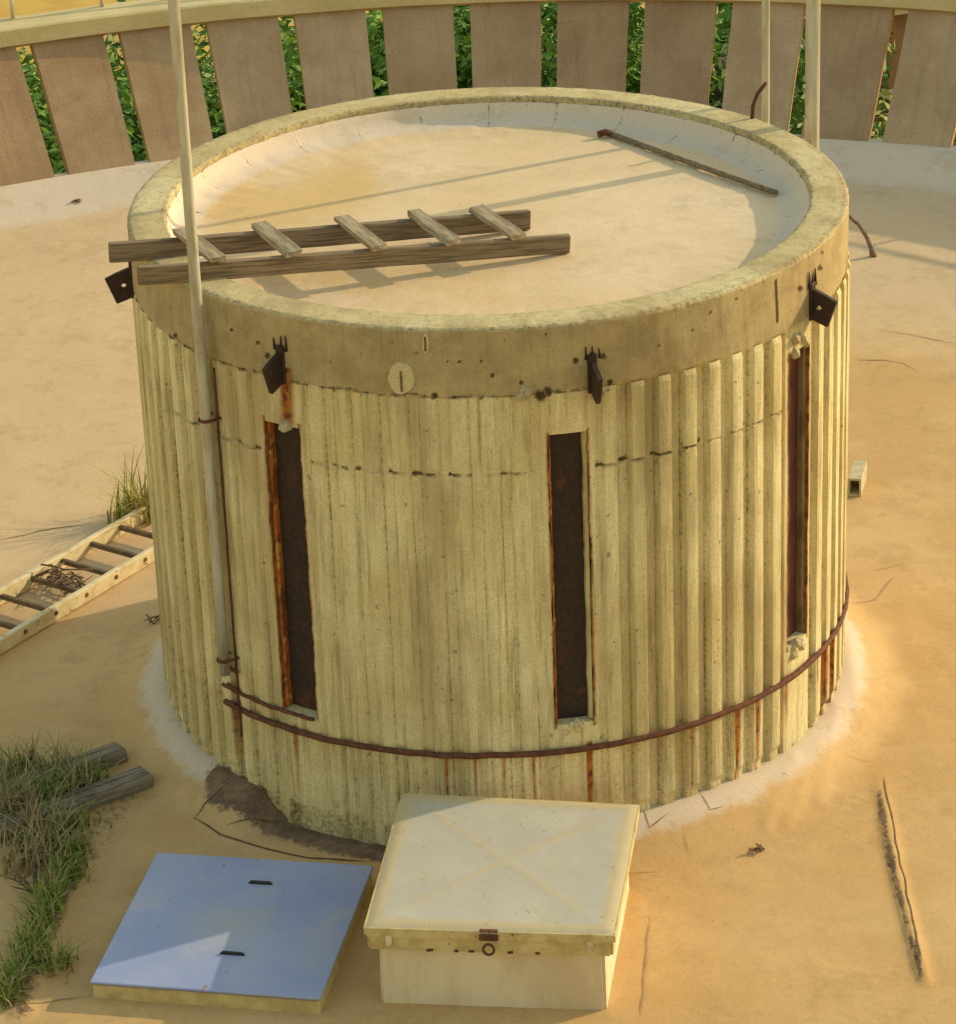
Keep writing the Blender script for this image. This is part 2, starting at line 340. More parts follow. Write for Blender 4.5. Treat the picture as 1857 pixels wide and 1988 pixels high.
# ================================================================== ROOF (one sheet)
DITCH = [(430, 1555), (520, 1585), (620, 1615), (740, 1640)]
FOLD = [(1706, 1500), (1716, 1560), (1738, 1680), (1752, 1740), (1772, 1815), (1796, 1900)]
JOINT = [(170, 1655), (120, 1740), (75, 1850), (40, 1960)]
PALE = [((0, 375), (330, 335), 26), ((330, 1340), (420, 1500), 26), ((1530, 1475), (1640, 1300), 26), ((1250, 1610), (1530, 1500), 30)]
RUCKS = [[(1592, 1480), (1528, 1600)], [(1545, 1515), (1490, 1605)], [(1628, 1420), (1592, 1550)], [(1650, 1280), (1668, 1400)]]
def roof_z(x, y):
    r = math.hypot(x, y); th = math.degrees(math.atan2(x, -y)); z = ZR
    cove = sstep(2.42, 2.0, r) ** 1.3 * 0.135
    sup = sstep(-44, -37, th) * sstep(2, -4, th)
    z += cove * (1 - sup) - sup * sstep(2.55, 2.1, r) * 0.02
    z += sstep(9.0, 9.62, r) ** 1.4 * 0.20
    z += 0.008 * nz(x * 0.9, y * 0.9, 3) + 0.003 * nz(x * 4, y * 4, 5)
    if y < 1.0 and r < 4.8:
        px, py = to_px((x, y, ZR))
        for k, rk in enumerate(RUCKS):
            d = seg_dist(px, py, rk); z += 0.0085 * math.exp(-(d / 15) ** 2)
        d = seg_dist(px, py, FOLD); z += 0.022 * math.exp(-(d / 11) ** 2) * sstep(1480, 1600, py)
        d = seg_dist(px, py, JOINT); z += 0.02 * sstep(40, 5, d)
    return z
def build_roof():
    rs = [1.96 + 0.02 * i for i in range(22)]
    while rs[-1] < 4.6: rs.append(rs[-1] + 0.032)
    while rs[-1] < 8.9: rs.append(rs[-1] + 0.10)
    while rs[-1] < 9.66: rs.append(rs[-1] + 0.04)
    ths = []; t = -180.0
    while t < 180 - 1e-6:
        ths.append(t); t += 0.4 if -130 <= t < 130 else 1.0
    n = len(ths); verts = []; pale = []; dirt_shade = []; och = []; wash = []
    for r in rs:
        for th in ths:
            p = P(th, r, 0); z = roof_z(p.x, p.y); verts.append((p.x, p.y, z))
            a = 0.0; d = 0.0; o = 0.25 * nz(p.x * 0.5, p.y * 0.5, 9)
            a = max(a, 0.72 * sstep(2.26, 2.06, r) * sstep(-2, 25, abs(th + 20)))
            a = max(a, 0.75 * sstep(8.9, 9.5, r)); a += 0.25 * sstep(7.5, 9.3, r); wsh = max(0.75 * sstep(-0.8, -3.0, p.x) * sstep(0.4, 1.6, p.y), 0.85 * sstep(5.2, 7.0, r) * sstep(0.0, 1.0, p.x))  # right-hand wash puts the greyer tone of the parapet-shaded roof into the colour
            if p.y < 3.0 and r < 4.8:
                px, py = to_px((p.x, p.y, ZR))
                for A, B, wd in PALE: a = max(a, 0.7 * math.exp(-(seg_dist(px, py, [A, B]) / wd) ** 2))
                e = seg_dist(px, py, DITCH); d = max(d, 1.0 * sstep(50, 8, e))
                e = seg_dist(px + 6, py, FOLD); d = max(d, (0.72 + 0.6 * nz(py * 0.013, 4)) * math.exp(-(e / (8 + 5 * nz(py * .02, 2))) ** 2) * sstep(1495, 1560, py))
                e = seg_dist(px, py, FOLD); o = max(o, 0.55 * math.exp(-(e / 45) ** 2))
                e = seg_dist(px, py, JOINT); d = max(d, 0.55 * sstep(40, 8, e))
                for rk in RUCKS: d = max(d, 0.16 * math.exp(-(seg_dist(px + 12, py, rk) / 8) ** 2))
                e = seg_dist(px, py, [(1230, 1700), (1225, 1790)]); o = max(o, 0.8 * math.exp(-(e / 22) ** 2))
                e = seg_dist(px, py, [(60, 1500), (240, 1540), (160, 1640)]); d = max(d, 0.42 * math.exp(-(e / 60) ** 2))
                e = seg_dist(px, py, [(1610, 1440), (1560, 1530)]); o = max(o, 0.5 * math.exp(-(e / 25) ** 2))
            pale.append(a); dirt_shade.append(d); och.append(o); wash.append(wsh)
    faces = []
    for i in range(len(rs) - 1):
        for j in range(n):
            k = (j + 1) % n; faces.append((i * n + j, i * n + k, (i + 1) * n + k, (i + 1) * n + j)[::-1])
    me = mesh('roof', verts, faces, {'wash': wash, 'pale': pale, 'dirt_shade': dirt_shade, 'ochre': och})
    o = link('roof', me, M['roof'], None, True); tag(o, kind='structure'); return o
roof = build_roof()
def ribbon(pts, wd, mat, name='crack', lift=0.004):
    v = []; f = []
    Q = [at(x, y, ZR) for x, y in pts]; S = []
    for a, b in zip(Q, Q[1:]):
        k = max(2, int((b - a).length / 0.05))
        for i in range(k): S.append(a.lerp(b, i / k))
    S.append(Q[-1])
    for i, q in enumerate(S):
        t = (S[min(i + 1, len(S) - 1)] - S[max(i - 1, 0)]).normalized(); s_ = Vector((-t.y, t.x, 0))
        q = q + s_ * 0.012 * nz(q.x * 6, q.y * 6, 1)
        ww = wd * (0.5 + 0.9 * abs(nz(i * 0.37, wd * 900))) * min(1, (min(i, len(S) - 1 - i) + 0.4) / 3)
        for e in (-1, 1):
            p = q + s_ * ww * e; v.append((p.x, p.y, roof_z(p.x, p.y) + lift))
    for i in range(len(S) - 1): f.append((2 * i, 2 * i + 1, 2 * i + 3, 2 * i + 2)[::-1])
    return link(name, mesh(name, v, f), mat, roof)
for pts, wd, mt in [([(1662, 700), (1720, 700), (1757, 706), (1782, 722)], 0.007, 'cracksoft'), ([(1700, 640), (1770, 650), (1857, 668)], 0.005, 'cracksoft'),
                    ([(0, 1050), (80, 1032), (175, 1017)], 0.006, 'crack'), ([(1246, 1606), (1262, 1640), (1300, 1620)], 0.004, 'crack'),
                    ([(1355, 1575), (1380, 1605), (1405, 1598)], 0.004, 'crack'), ([(1325, 1630), (1345, 1670)], 0.004, 'cracksoft'),
                    ([(1262, 1780), (1256, 1860), (1243, 1980)], 0.005, 'cracksoft'), ([(1215, 1698), (1290, 1692)], 0.004, 'cracksoft'),
                    ([(1640, 1180), (1700, 1165), (1735, 1120)], 0.005, 'cracksoft'), ([(1680, 1110), (1760, 1095)], 0.004, 'cracksoft'),
                    ([(378, 1592), (430, 1622), (520, 1648), (600, 1662), (720, 1668)], 0.011, 'crack'), ([(376, 1594), (400, 1575), (450, 1556)], 0.007, 'crack'),
                    ([(440, 1610), (520, 1600), (560, 1590)], 0.008, 'crack'), ([(0, 1966), (120, 1940), (178, 1935)], 0.006, 'cracksoft'),
                    ([(1640, 1478), (1700, 1482)], 0.004, 'cracksoft'), ([(1715, 1510), (1745, 1650), (1790, 1880)], 0.006, 'crack')]:
    ribbon(pts, wd, M[mt])

# ================================================================== DRUM
drum = empty('concrete_drum', 'large ribbed concrete drum standing in the middle of the roof', 'drum', (0, 0, 0))
STRIPS = [(-33.75, 3.25, 0.585, 2.285), (10.6, 3.0, 0.63, 2.31), (54.4, 3.1, 0.66, 2.40)]       # centre, half-width, z range
RIBTOP, JZ, HOOPZ = 2.545, 2.108, 0.478
CR0, CRP = 3.58, 360 / 81.0                                                                       # crest phase and pitch
STREAKS = [(-35.0, 0.5, .8), (-27.6, 0.25, .8), (-9.4, 0.25, .9), (-5.1, 0.22, .85), (-0.7, 0.22, .9), (3.8, 0.22, .9), (12.7, 0.4, 1.25), (30.0, 0.35, .9), (38.9, 0.5, 1.25), (43.4, 0.45, 1.2), (61, 0.6, .7), (65, 0.7, 1.1), (69, 0.7, 1.0), (-48, 1.2, .75), (8, 0.3, .5), (17, 0.3, .35), (25.8, .3, .4), (51, .5, .7)]
PITS = [(1150, 690, 10), (1118, 700, 10), (1172, 692, 9), (957, 728, 7), (1012, 742, 7), (1050, 768, 18), (1065, 760, 14), (845, 768, 10), (893, 702, 5), (870, 702, 4), (935, 702, 5), (810, 683, 5), (1430, 580, 5), (1507, 550, 4), (1380, 606, 5), (1555, 560, 9), (500, 665, 6), (545, 680, 12), (520, 690, 9), (340, 650, 6), (450, 640, 5), (700, 690, 4), (640, 702, 4), (1280, 670, 5), (1345, 640, 4), (1593, 520, 8), (1597, 490, 5), (1185, 742, 9), (1060, 650, 4), (980, 662, 4)]
def stain(th, z):
    """rust, grime and painted joint shade on the drum's skin, by angle and height"""
    rust = 0.0; dirt_shade = 0.0
    if z < HOOPZ + 0.02:
        for t, wd, s in STREAKS:
            wd = max(0.42, wd * 1.35); rust = max(rust, 1.1 * s * math.exp(-((th - t) / wd) ** 2) * (0.55 + 0.45 * sstep(-0.05, HOOPZ, z)))
        dirt_shade = max(dirt_shade, 0.25)
    if abs(z - HOOPZ) < 0.06: rust = max(rust, 0.55 * (1 - abs(z - HOOPZ) / 0.06))
    dirt_shade = max(dirt_shade, 0.75 * sstep(0.11, -0.02, z) * (0.6 + 0.6 * nz(th * 0.35, 4)))
    for tc, hw, a, b in STRIPS:
        e = abs(abs(th - tc) - hw)
        if a - 0.03 < z < b + 0.03: rust = max(rust, 0.75 * math.exp(-(e / 0.45) ** 2)); dirt_shade = max(dirt_shade, 0.6 * math.exp(-(e / 0.35) ** 2))
    if 2.30 < z < 2.62: rust = max(rust, 1.0 * math.exp(-((th + 32.4) / 1.4) ** 2)); rust = max(rust, 0.6 * math.exp(-((th - 14.6) / 1.3) ** 2) * sstep(2.44, 2.5, z))
    if 1.0 < z < 1.6: rust = max(rust, 0.4 * math.exp(-((th + 43) / 2.0) ** 2) * (0.5 + nz(z * 6, 2)))
    if z > 2.05 and z < 2.16 and -58 < th < 52: dirt_shade = max(dirt_shade, 0.95 * math.exp(-((z - JZ) / 0.012) ** 2) * sstep(-0.25, 0.25, nz(th * 0.55, 7)))  # small shadows of the joint notch, painted as dark dashes
    if z > RIBTOP - 0.05:
        if z < RIBTOP + 0.05 and -60 < th < 16: dirt_shade = max(dirt_shade, 0.9 * math.exp(-((z - RIBTOP + 0.015 * nz(th * .2, 3)) / 0.013) ** 2) * (0.75 + 0.5 * nz(th * .6, 9)))
        q = P(th, R, z); px, py = to_px(q)
        if abs(th) < 88:
            for x, y, s in PITS:
                d = math.hypot(px - x, py - y)
                if d < 3 * s: dirt_shade = max(dirt_shade, 1.15 * math.exp(-(d / (s * 0.75)) ** 2))
            d = seg_dist(px, py, [(1507, 545), (1510, 625)]); dirt_shade = max(dirt_shade, 1.0 * math.exp(-(d / 3.5) ** 2))
        dirt_shade = max(dirt_shade, 0.1)
    return rust, dirt_shade
def flute(th):
    h = 0.034 if (th > 16 or th < -95) else 0.012 + 0.012 * sstep(-32, -52, th)
    for tc, hw, a, b in STRIPS: h *= sstep(hw + 0.85, hw + 1.25, abs(th - tc))
    return h
def build_wall():
    ths = []; t = -180.0
    while t < 180 - 1e-6:
        ths.append(t); t += 0.35 if -95 <= t < 95 else 1.5
    for tc, hw, a, b in STRIPS:
        for e in (tc - hw, tc + hw):
            ths = [x for x in ths if abs(x - e) > 0.2] + [e - 0.02, e + 0.02]
    ths.sort()
    zs = [-0.16, -0.1]; z = -0.05
    while z < 2.49: zs.append(z); z += 0.03
    while z < H - 0.03: zs.append(z); z += 0.014
    for tc, hw, a, b in STRIPS:
        for e in (a, b): zs = [x for x in zs if abs(x - e) > 0.008] + [e - 0.002, e + 0.002]
    zs.sort()
    prof = [(0.0, z) for z in zs] + [(0.0, H - 0.018), (-0.006, H - 0.005), (-0.02, H), (-0.07, H + 0.002), (-0.12, H + 0.001), (-0.165, H + 0.001), (-RIM + 0.016, H), (-RIM + 0.004, H - 0.006), (-RIM, H - 0.02), (-RIM - 0.001, H - 0.09), (-RIM - 0.001, H - 0.16)]
    verts = []; rust = []; dirt_shade = []
    for k, (dr, z) in enumerate(prof):
        for th in ths:
            r = R + dr; t2 = th
            if dr == 0.0 and z < H - 0.02:
                for tc, hw, a, b in STRIPS:
                    if abs(abs(th - tc) - hw) < 0.03: t2 = th + 0.26 * nz(z * 8, tc) + 0.16 * nz(z * 27, tc, th)
                    if abs(th - tc) < hw and a < z < b: r = R - 0.085
                r += 0.003 * nz(th * 0.15, z * 2) + 0.0015 * nz(th * 0.9, z * 9)
                r -= flute(th) * sstep(RIBTOP + 0.004, RIBTOP - 0.022, z)
            zz = z
            if k >= len(zs) and k < len(zs) + 4: r += 0.005 * nz(th * 0.35, 3 + k * .1) + 0.004 * nz(th * 1.3, 5); zz += 0.003 * nz(th * 0.5, 8)
            elif k >= len(zs): r += 0.006 * nz(th * 0.2, 13); zz += 0.0025 * nz(th * 0.4, k * 2.1)
            verts.append(P(t2, r, zz)); a_, b_ = stain(th, z) if dr == 0.0 else (0.0, 0.30 * (1 if dr > -0.03 or dr < -0.18 else 0) + 0.12)
            rust.append(a_); dirt_shade.append(b_)
    n = len(ths); faces = []
    for i in range(len(prof) - 1):
        for j in range(n):
            k = (j + 1) % n; faces.append((i * n + j, i * n + k, (i + 1) * n + k, (i + 1) * n + j))
    o = link('wall', mesh('wall', verts, faces, {'rust': rust, 'dirt_shade': dirt_shade, 'band': [sstep(RIBTOP - 0.01, RIBTOP + 0.01, v.z) * (1.0 if v.z < H - 0.015 and math.hypot(v.x, v.y) > R - 0.02 else 0.45) for v in verts]}), M['wall'], drum)
    return o
wall = build_wall()
def build_ribs():
    zs = [-0.14, -0.02, 0.06]; z = 0.10
    while z < HOOPZ + 0.05: zs.append(z); z += 0.04
    while z < JZ - 0.02: zs.append(z); z += 0.13
    zs += [JZ - 0.012, JZ - 0.006, JZ + 0.006, JZ + 0.012, 2.2, 2.3, 2.4, RIBTOP - 0.03]
    for i in range(81):
        c = CR0 + CRP * i; c = (c + 180) % 360 - 180
        hgt = flute(c)
        hit = [s_ for s_ in STRIPS if abs(c - s_[0]) < s_[1] + 1.45]
        if hit: continue
        pr = [(-1.5, -0.01), (-1.5, 0.0), (-0.98, hgt * 0.94), (-0.4, hgt), (0.4, hgt), (0.98, hgt * 0.94), (1.5, 0.0), (1.5, -0.01)]
        top = RIBTOP + 0.012 * nz(i * 3.3, 1)
        rows = zs + [top]
        verts = []; ru = []; di = []
        for q, z in enumerate(rows):
            for (dt, dh) in pr:
                h = dh
                if abs(z - JZ) < 0.008 and -62 < c < 52: h = min(dh, 0.002)
                elif z < 0.07 and dh > 0: h = dh * (0.55 + 0.5 * nz(c, z * 9))
                if dh > 0: h += 0.0022 * nz(c * 2 + dt, z * 3.1) 
                verts.append(P(c + dt * (1 + 0.06 * nz(c, z * 1.7)), R - hgt + 0.0015 + h + (0.011 * hgt / 0.034 if dh > 0 and q < len(rows) - 1 else 0.0), z)); a_, b_ = stain(c + dt, z); 
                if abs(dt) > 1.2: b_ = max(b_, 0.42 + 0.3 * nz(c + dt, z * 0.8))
                ru.append(a_); di.append(b_)
        n = len(pr); faces = []
        for a in range(len(rows) - 1):
            for b in range(n - 1): faces.append((a * n + b, a * n + b + 1, (a + 1) * n + b + 1, (a + 1) * n + b))
        link('rib', mesh('rib', verts, faces, {'rust': ru, 'dirt_shade': di}), M['wall'], drum)
build_ribs()

# deck inside the rim
def build_deck():
    ths = [i * 0.8 for i in range(450)]; prof = [(R - RIM + 0.004, H - 0.03), (R - RIM - 0.008, H - 0.04), (1.765, H - 0.07), (1.742, H - 0.10), (1.70, H - 0.122), (1.64, H - 0.136), (1.56, H - 0.141), (1.46, ZF)] + [(1.34 - 0.08 * i, ZF) for i in range(17)]
    verts = []; pale = []; dirt_shade = []; och = []
    for k, (r, z) in enumerate(prof):
        for th in ths:
            p = P(th, r, z); 
            wob = 0.0
            if 1 < k < 8: wob = 0.007 * nz(p.x * 3.1, p.y * 3.1, 2) + 0.005 * nz(th * 0.35, k * 0.3)
            if k >= 8: wob = 0.006 * nz(p.x * 1.3, p.y * 1.3, 6)
            verts.append((p.x, p.y, p.z + wob)); px, py = to_px(p)
            pale.append(0.95 * sstep(1.56, 1.69, r) - 0.05 if k > 0 else 0.4)
            dirt_shade.append(0.85 if k == 0 else (0.42 if 0 < k < 6 and (int(th / 0.8) % 17) == 3 else 0.0))
            o = 0.95 * math.exp(-(seg_dist(px, py, [(430, 400), (560, 400), (690, 350)]) / 62) ** 2)
            o = max(o, 0.55 * math.exp(-(seg_dist(px, py, [(500, 520), (760, 560), (950, 560)]) / 70) ** 2)); och.append(o)
    n = len(ths); faces = []
    for i in range(len(prof) - 1):
        for j in range(n): k = (j + 1) % n; faces.append((i * n + j, i * n + k, (i + 1) * n + k, (i + 1) * n + j))
    faces.append([(len(prof) - 1) * n + j for j in range(n)])
    link('deck', mesh('deck', verts, faces, {'pale': pale, 'dirt_shade': dirt_shade, 'ochre': och}), M['deck'], drum, True)
build_deck()

# three rusted steel strips sunk in the wall
for k, (tc, hw, a, b) in enumerate(STRIPS):
    bm = bmesh.new(); n = 5; rows = 14; g = []
    for i in range(rows + 1):
        z = a + 0.004 + (b - a - 0.008) * i / rows
        g.append([bm.verts.new(P(tc + (hw - 0.12) * (2 * j / n - 1), R - 0.060 + 0.004 * nz(i * 1.1, j * .7, k), z)) for j in range(n + 1)])
    for i in range(rows):
        for j in range(n): bm.faces.new((g[i][j], g[i][j + 1], g[i + 1][j + 1], g[i + 1][j]))
    st = bm_obj('steel_strip', bm, M['rust_d'] if k == 2 else M['rust'], drum); st['label'] = ['dark rusted steel strip beside the tall mast', 'dark rusted steel strip above the box', 'rusted steel strip at the sunlit side'][k]
    for side, mt, dep in ((-1, M['rust_d'] if k == 2 else M['rust_o'], 0.05), (1, (M['rust_d'], M['frame'], M['frame2'])[k], 0.05)):
        bm = bmesh.new(); t0 = tc + side * (hw - 0.10); t1 = tc + side * (hw - (0.62 if side > 0 and k == 1 else 0.42)); rows = 40; prev = None
        for i in range(rows + 1):
            z = a + 0.004 + (b - a - 0.008) * i / rows; jt = 0.18 * nz(z * 6, k + side) + 0.12 * nz(z * 21, k - side)
            cur = [bm.verts.new(P(t0, R - 0.066, z)), bm.verts.new(P(t0, R - 0.018, z)), bm.verts.new(P(t1 + jt, R - 0.03 + 0.006 * nz(z * 13, k), z)), bm.verts.new(P(t1 + jt, R - 0.066, z))]
            if prev:
                for j in range(3):
                    q = (prev[j], prev[j + 1], cur[j + 1], cur[j]); bm.faces.new(q)
            prev = cur
        bmesh.ops.recalc_face_normals(bm, faces=bm.faces); bm_obj('flange', bm, mt, st)
# crumbled mortar at strip ends
def rubble(th, z, wd, hh, name='broken_edge', n=9):
    bm = bmesh.new()
    for i in range(n):
        c = P(th + random.uniform(-1, 1) * wd, R - 0.005 + random.uniform(-0.02, 0.012), z + random.uniform(-1, 1) * hh); s = random.uniform(0.02, 0.05)
        g = bmesh.ops.create_icosphere(bm, subdivisions=1, radius=s)
        for v in g['verts']: v.co = c + v.co * random.uniform(0.6, 1.1)
    bm_obj(name, bm, M['crumble'], drum)
rubble(10.6, 0.60, 2.2, 0.025); rubble(54.4, 0.62, 1.6, 0.035); rubble(-33.6, 2.30, 1.2, 0.01, n=3); rubble(54.6, 2.44, 2.0, 0.05, n=12); rubble(4.6, 2.545, 1.0, 0.02, n=5)

# hoop and short rod
def arc(t0, t1, r, z, n, wob=0.0, dz=0.0):
    return [P(t0 + (t1 - t0) * i / n, r + wob * nz(i * 0.5, z), z + dz * i / n + wob * nz(i * .4, 3)) for i in range(n + 1)]
tube_obj('hoop', arc(-50, 150, R + 0.018, HOOPZ, 130, 0.006), 0.017, M['rust_rod'], drum, 8)
tube_obj('short_rod', arc(-50.5, -31, R + 0.012, 0.575, 24, 0.006), 0.012, M['rust_rod'], drum, 6)
# brackets: square lugs on edge
def lug(th, z, tilt, label, sz=0.165, inner=0.0):
    er = P(th, 1, 0); et = Vector((math.cos(rad(th)), math.sin(rad(th)), 0)); ez = Vector((0, 0, 1))
    c, s = math.cos(rad(tilt)), math.sin(rad(tilt)); a = er * c - ez * s; b = er * s + ez * c
    o = P(th, R - 0.03 + inner, z); bm = bmesh.new(); T = 0.012; hole = 0.014; nh = 12
    out = [(-0.02, sz * .5), (-0.02, -sz * .5), (sz, -sz * .5), (sz, sz * .5)]; hc = (sz * 0.52, 0.0)
    def ring(k): 
        an = 2 * math.pi * (k + 0.5) / nh
        d = Vector((math.cos(an), math.sin(an))); 
        tx = ((out[2][0] - hc[0]) if d.x > 0 else (out[0][0] - hc[0])) / d.x if abs(d.x) > 1e-6 else 1e9
        ty = (sz * .5 if d.y > 0 else -sz * .5) / d.y if abs(d.y) > 1e-6 else 1e9
        t = min(tx, ty); return (hc[0] + d.x * hole, hc[1] + d.y * hole), (hc[0] + d.x * t, hc[1] + d.y * t)
    def V(p, side): return bm.verts.new(o + a * p[0] + b * p[1] + et * T * side)
    F = [[], []]; Bk = [[], []]
    for k in range(nh):
        i_, e_ = ring(k); F[0].append(V(i_, 1)); F[1].append(V(e_, 1)); Bk[0].append(V(i_, -1)); Bk[1].append(V(e_, -1))
    for k in range(nh):
        l = (k + 1) % nh
        bm.faces.new((F[0][k], F[1][k], F[1][l], F[0][l])); bm.faces.new((Bk[0][l], Bk[1][l], Bk[1][k], Bk[0][k]))
        bm.faces.new((F[1][k], Bk[1][k], Bk[1][l], F[1][l])); bm.faces.new((F[0][l], Bk[0][l], Bk[0][k], F[0][k]))
    bmesh.ops.recalc_face_normals(bm, faces=bm.faces)
    lg = bm_obj('lug_plate', bm, M['rust'], drum); lg['label'] = label
    bm = bmesh.new(); add_box(bm, P(th, R + 0.003, z + 0.0), (0.05, 0.024, 0.21), Matrix.Rotation(rad(th), 3, 'Z'), 0.004); bm_obj('back_plate', bm, M['rust'], lg)
    bm = bmesh.new()
    for i in range(3):
        x = -0.03 + 0.035 * i; p = P(th + x * 30, R + 0.006, z + 0.08); add_tube(bm, [p, p + ez * random.uniform(0.05, 0.10) + et * random.uniform(-.01, .01)], [0.008, 0.003], 5)
    bm_obj('weld_spike', bm, M['rust'], lg)
lug(-80.5, 2.615, 20, 'square steel lug with a bolt hole at the shaded edge')
lug(-33.0, 2.63, 18, 'rusted steel lug above the strip near the mast')
lug(14.4, 2.625, 18, 'rusted steel lug on the front face')
lug(58.0, 2.63, 19, 'square steel lug with a bolt hole at the sunlit edge')
# plaster disc and slit
def plaster(th, z, w_, h_, rr, name):
    bm = bmesh.new(); n = 22; c = bm.verts.new(P(th, R + rr, z)); ring = []; ring2 = []
    for k in range(n):
        an = 2 * math.pi * k / n; q = 1 + 0.12 * nz(k * 0.7, th)
        ring.append(bm.verts.new(P(th + math.degrees(w_ * q * math.cos(an) / R), R + rr, z + h_ * q * math.sin(an))))
        ring2.append(bm.verts.new(P(th + math.degrees(w_ * q * 1.05 * math.cos(an) / R), R - 0.006, z + h_ * 1.05 * q * math.sin(an))))
    for k in range(n):
        l = (k + 1) % n; bm.faces.new((c, ring[k], ring[l])); bm.faces.new((ring[k], ring2[k], ring2[l], ring[l]))
    bmesh.ops.recalc_face_normals(bm, faces=bm.faces); return bm_obj(name, bm, M['patch'], drum)
def slit(th, z, hh, parent):
    bm = bmesh.new(); add_box(bm, P(th, R + 0.011, z), (0.010, 0.006, hh), Matrix.Rotation(rad(th), 3, 'Z')); bm_obj('slit', bm, M['crack'], parent)
d1 = plaster(-13.5, 2.637, 0.068, 0.085, 0.009, 'plaster_patch'); slit(-13.5, 2.625, 0.11, d1)
d2 = plaster(-9.7, 2.835, 0.018, 0.05, 0.008, 'plaster_patch'); slit(-9.7, 2.835, 0.075, d2)

# ================================================================== MASTS
def mast(x, y, z0, z1, r, label, mat, clampz=(), r1=None):
    e = empty('mast', label, 'mast', (x, y, z0)); n = 8
    bm = bmesh.new(); add_tube(bm, [(0.012 * nz(i * 0.8, x) * 0, 0, (z1 - z0) * i / n) for i in range(n + 1)], [r + ((r1 or r) - r) * i / n for i in range(n + 1)], 16)
    bm_obj('pole', bm, mat, e)
    th = math.degrees(math.atan2(x, -y)); rm = math.hypot(x, y); er = P(th, 1, 0); et = Vector((math.cos(rad(th)), math.sin(rad(th)), 0))
    for cz in clampz:
        bm = bmesh.new(); n = 14
        pts = [er * (R - rm + 0.002) + et * (r + 0.012)] + [(et * math.cos(a) + er * math.sin(a)) * (r + 0.006) for a in [math.pi * k / 10 for k in range(11)]] + [er * (R - rm + 0.002) - et * (r + 0.012)]
        add_tube(bm, [p + Vector((0, 0, cz - z0)) for p in pts], 0.009, 6); bm_obj('clamp', bm, M['rust_rod'], e)
    return e
mp = on_cyl(436, 1290, R + 0.075)
m1 = mast(mp.x, mp.y, mp.z - 0.06, 6.2, 0.0295, 'tall pale mast clamped to the shaded front of the drum', M['mast'], (mp.z + 0.03, 2.22), 0.030)
s2 = Vector((math.cos(SUN_AZ), math.sin(SUN_AZ), 0)); n2 = Vector((-s2.y, s2.x, 0))
q = s2 * 2.172 + n2 * 0.70; mast(q.x, q.y, ZR + 0.02, 6.5, 0.0245, 'thin pale mast behind the drum rim beside the hooked rod', M['mast'], (1.5, 2.6))
q = s2 * 2.195 + n2 * 0.19; mast(q.x, q.y, ZR + 0.04, 6.5, 0.043, 'thick pale mast rising behind the drum rim', M['mast'], (1.5, 2.6))
# earth rod and cable beside the front mast
thm = math.degrees(math.atan2(mp.x, -mp.y))
cab = empty('earth_cable', 'thin dark cable running down beside the front mast', 'cable', P(thm + 1.6, R + 0.03, 0.25))
bm = bmesh.new(); add_tube(bm, [P(thm + 0.62 + 0.10 * nz(i * 0.4, 1), R + 0.012 + 0.004 * nz(i * .5, 2), 0.30 + 2.2 * i / 30) - cab.location for i in range(31)], 0.0075, 6); bm_obj('cable', bm, M['rust_rod'], cab)
for zc in (0.72, 0.60, 0.49):
    bm = bmesh.new(); add_tube(bm, [P(thm - 1.3, R + 0.03, zc + 0.01) - cab.location, P(thm + 0.2, R + 0.03, zc) - cab.location, P(thm + 1.5, R + 0.03, zc - 0.003) - cab.location], 0.011, 6); bm_obj('cleat', bm, M['rust_rod'], cab)

# ================================================================== WOODEN LADDER ON THE RIM
bl, br = at(213, 509, H + 0.012), at(1029, 443.5, ZF + 0.005)
fl, fr = at(268, 554, H + 0.012), at(1107, 489, ZF + 0.005)
ld = empty('wooden_ladder', 'weathered wooden ladder lying from the rim down onto the drum deck', 'ladder', tuple(bl))
def rel(p, e): return Vector(p) - e.location
for a, b in ((bl, br), (fl, fr)):
    u = Vector((0, 0, 0.053)); bar_obj('rail', rel(a + u, ld), rel(b + u, ld), 0.045, 0.105, M['wood'], ld, 0.006, 0.004, 14)
tb = [(346 - 210) / 827, (497 - 210) / 827, (660 - 210) / 827, (801 - 210) / 827, (928 - 210) / 827]
for i, t in enumerate(tb):
    a = bl.lerp(br, t + 0.012); b = fl.lerp(fr, t + 0.0 if i else t + .01); d = (b - a).normalized(); u = Vector((0, 0, 0.128)); wdt = 0.085
    bar_obj('rung', rel(a + u - d * 0.055, ld), rel(b + u + d * 0.055, ld), wdt + random.uniform(-.008, .008), 0.032, M['wood_l'], ld, 0.004, 0.006, 5)

# ================================================================== ROD ON THE DECK, HOOKED ROD ON THE RIM, BENT ROD ON THE ROOF
a, b = at(1186, 259, ZF + 0.02), at(1508, 374, ZF + 0.03)
rod = empty('steel_tube', 'thin dark tube lying across the drum deck at its far side', 'tube', tuple(a))
tube_obj('tube', [Vector((0, 0, 0)), (b - a) * 0.5 + Vector((0, 0, -0.004)), b - a], 0.017, M['wood'], rod, 8)
bm = bmesh.new(); add_tube(bm, [Vector((-0.075, -0.02, 0.004)), Vector((-0.03, -0.005, 0.012)), Vector((0.01, 0.0, 0.0))], 0.021, 8); bm_obj('elbow', bm, M['rust_rod'], rod)
hk = at(1461, 230, H)
o = tube_obj('hooked_rod', [hk, hk + Vector((0.005, 0, 0.08)), hk + Vector((0.03, 0, 0.15)), hk + Vector((0.06, 0.0, 0.19)), hk + Vector((0.085, 0.01, 0.215))], 0.012, M['rust_rod'], None, 7)
tag(o, 'short rusty hooked rod sticking up from the far rim', 'rod')
g0 = at(1697, 497, ZR); g0.z = roof_z(g0.x, g0.y)
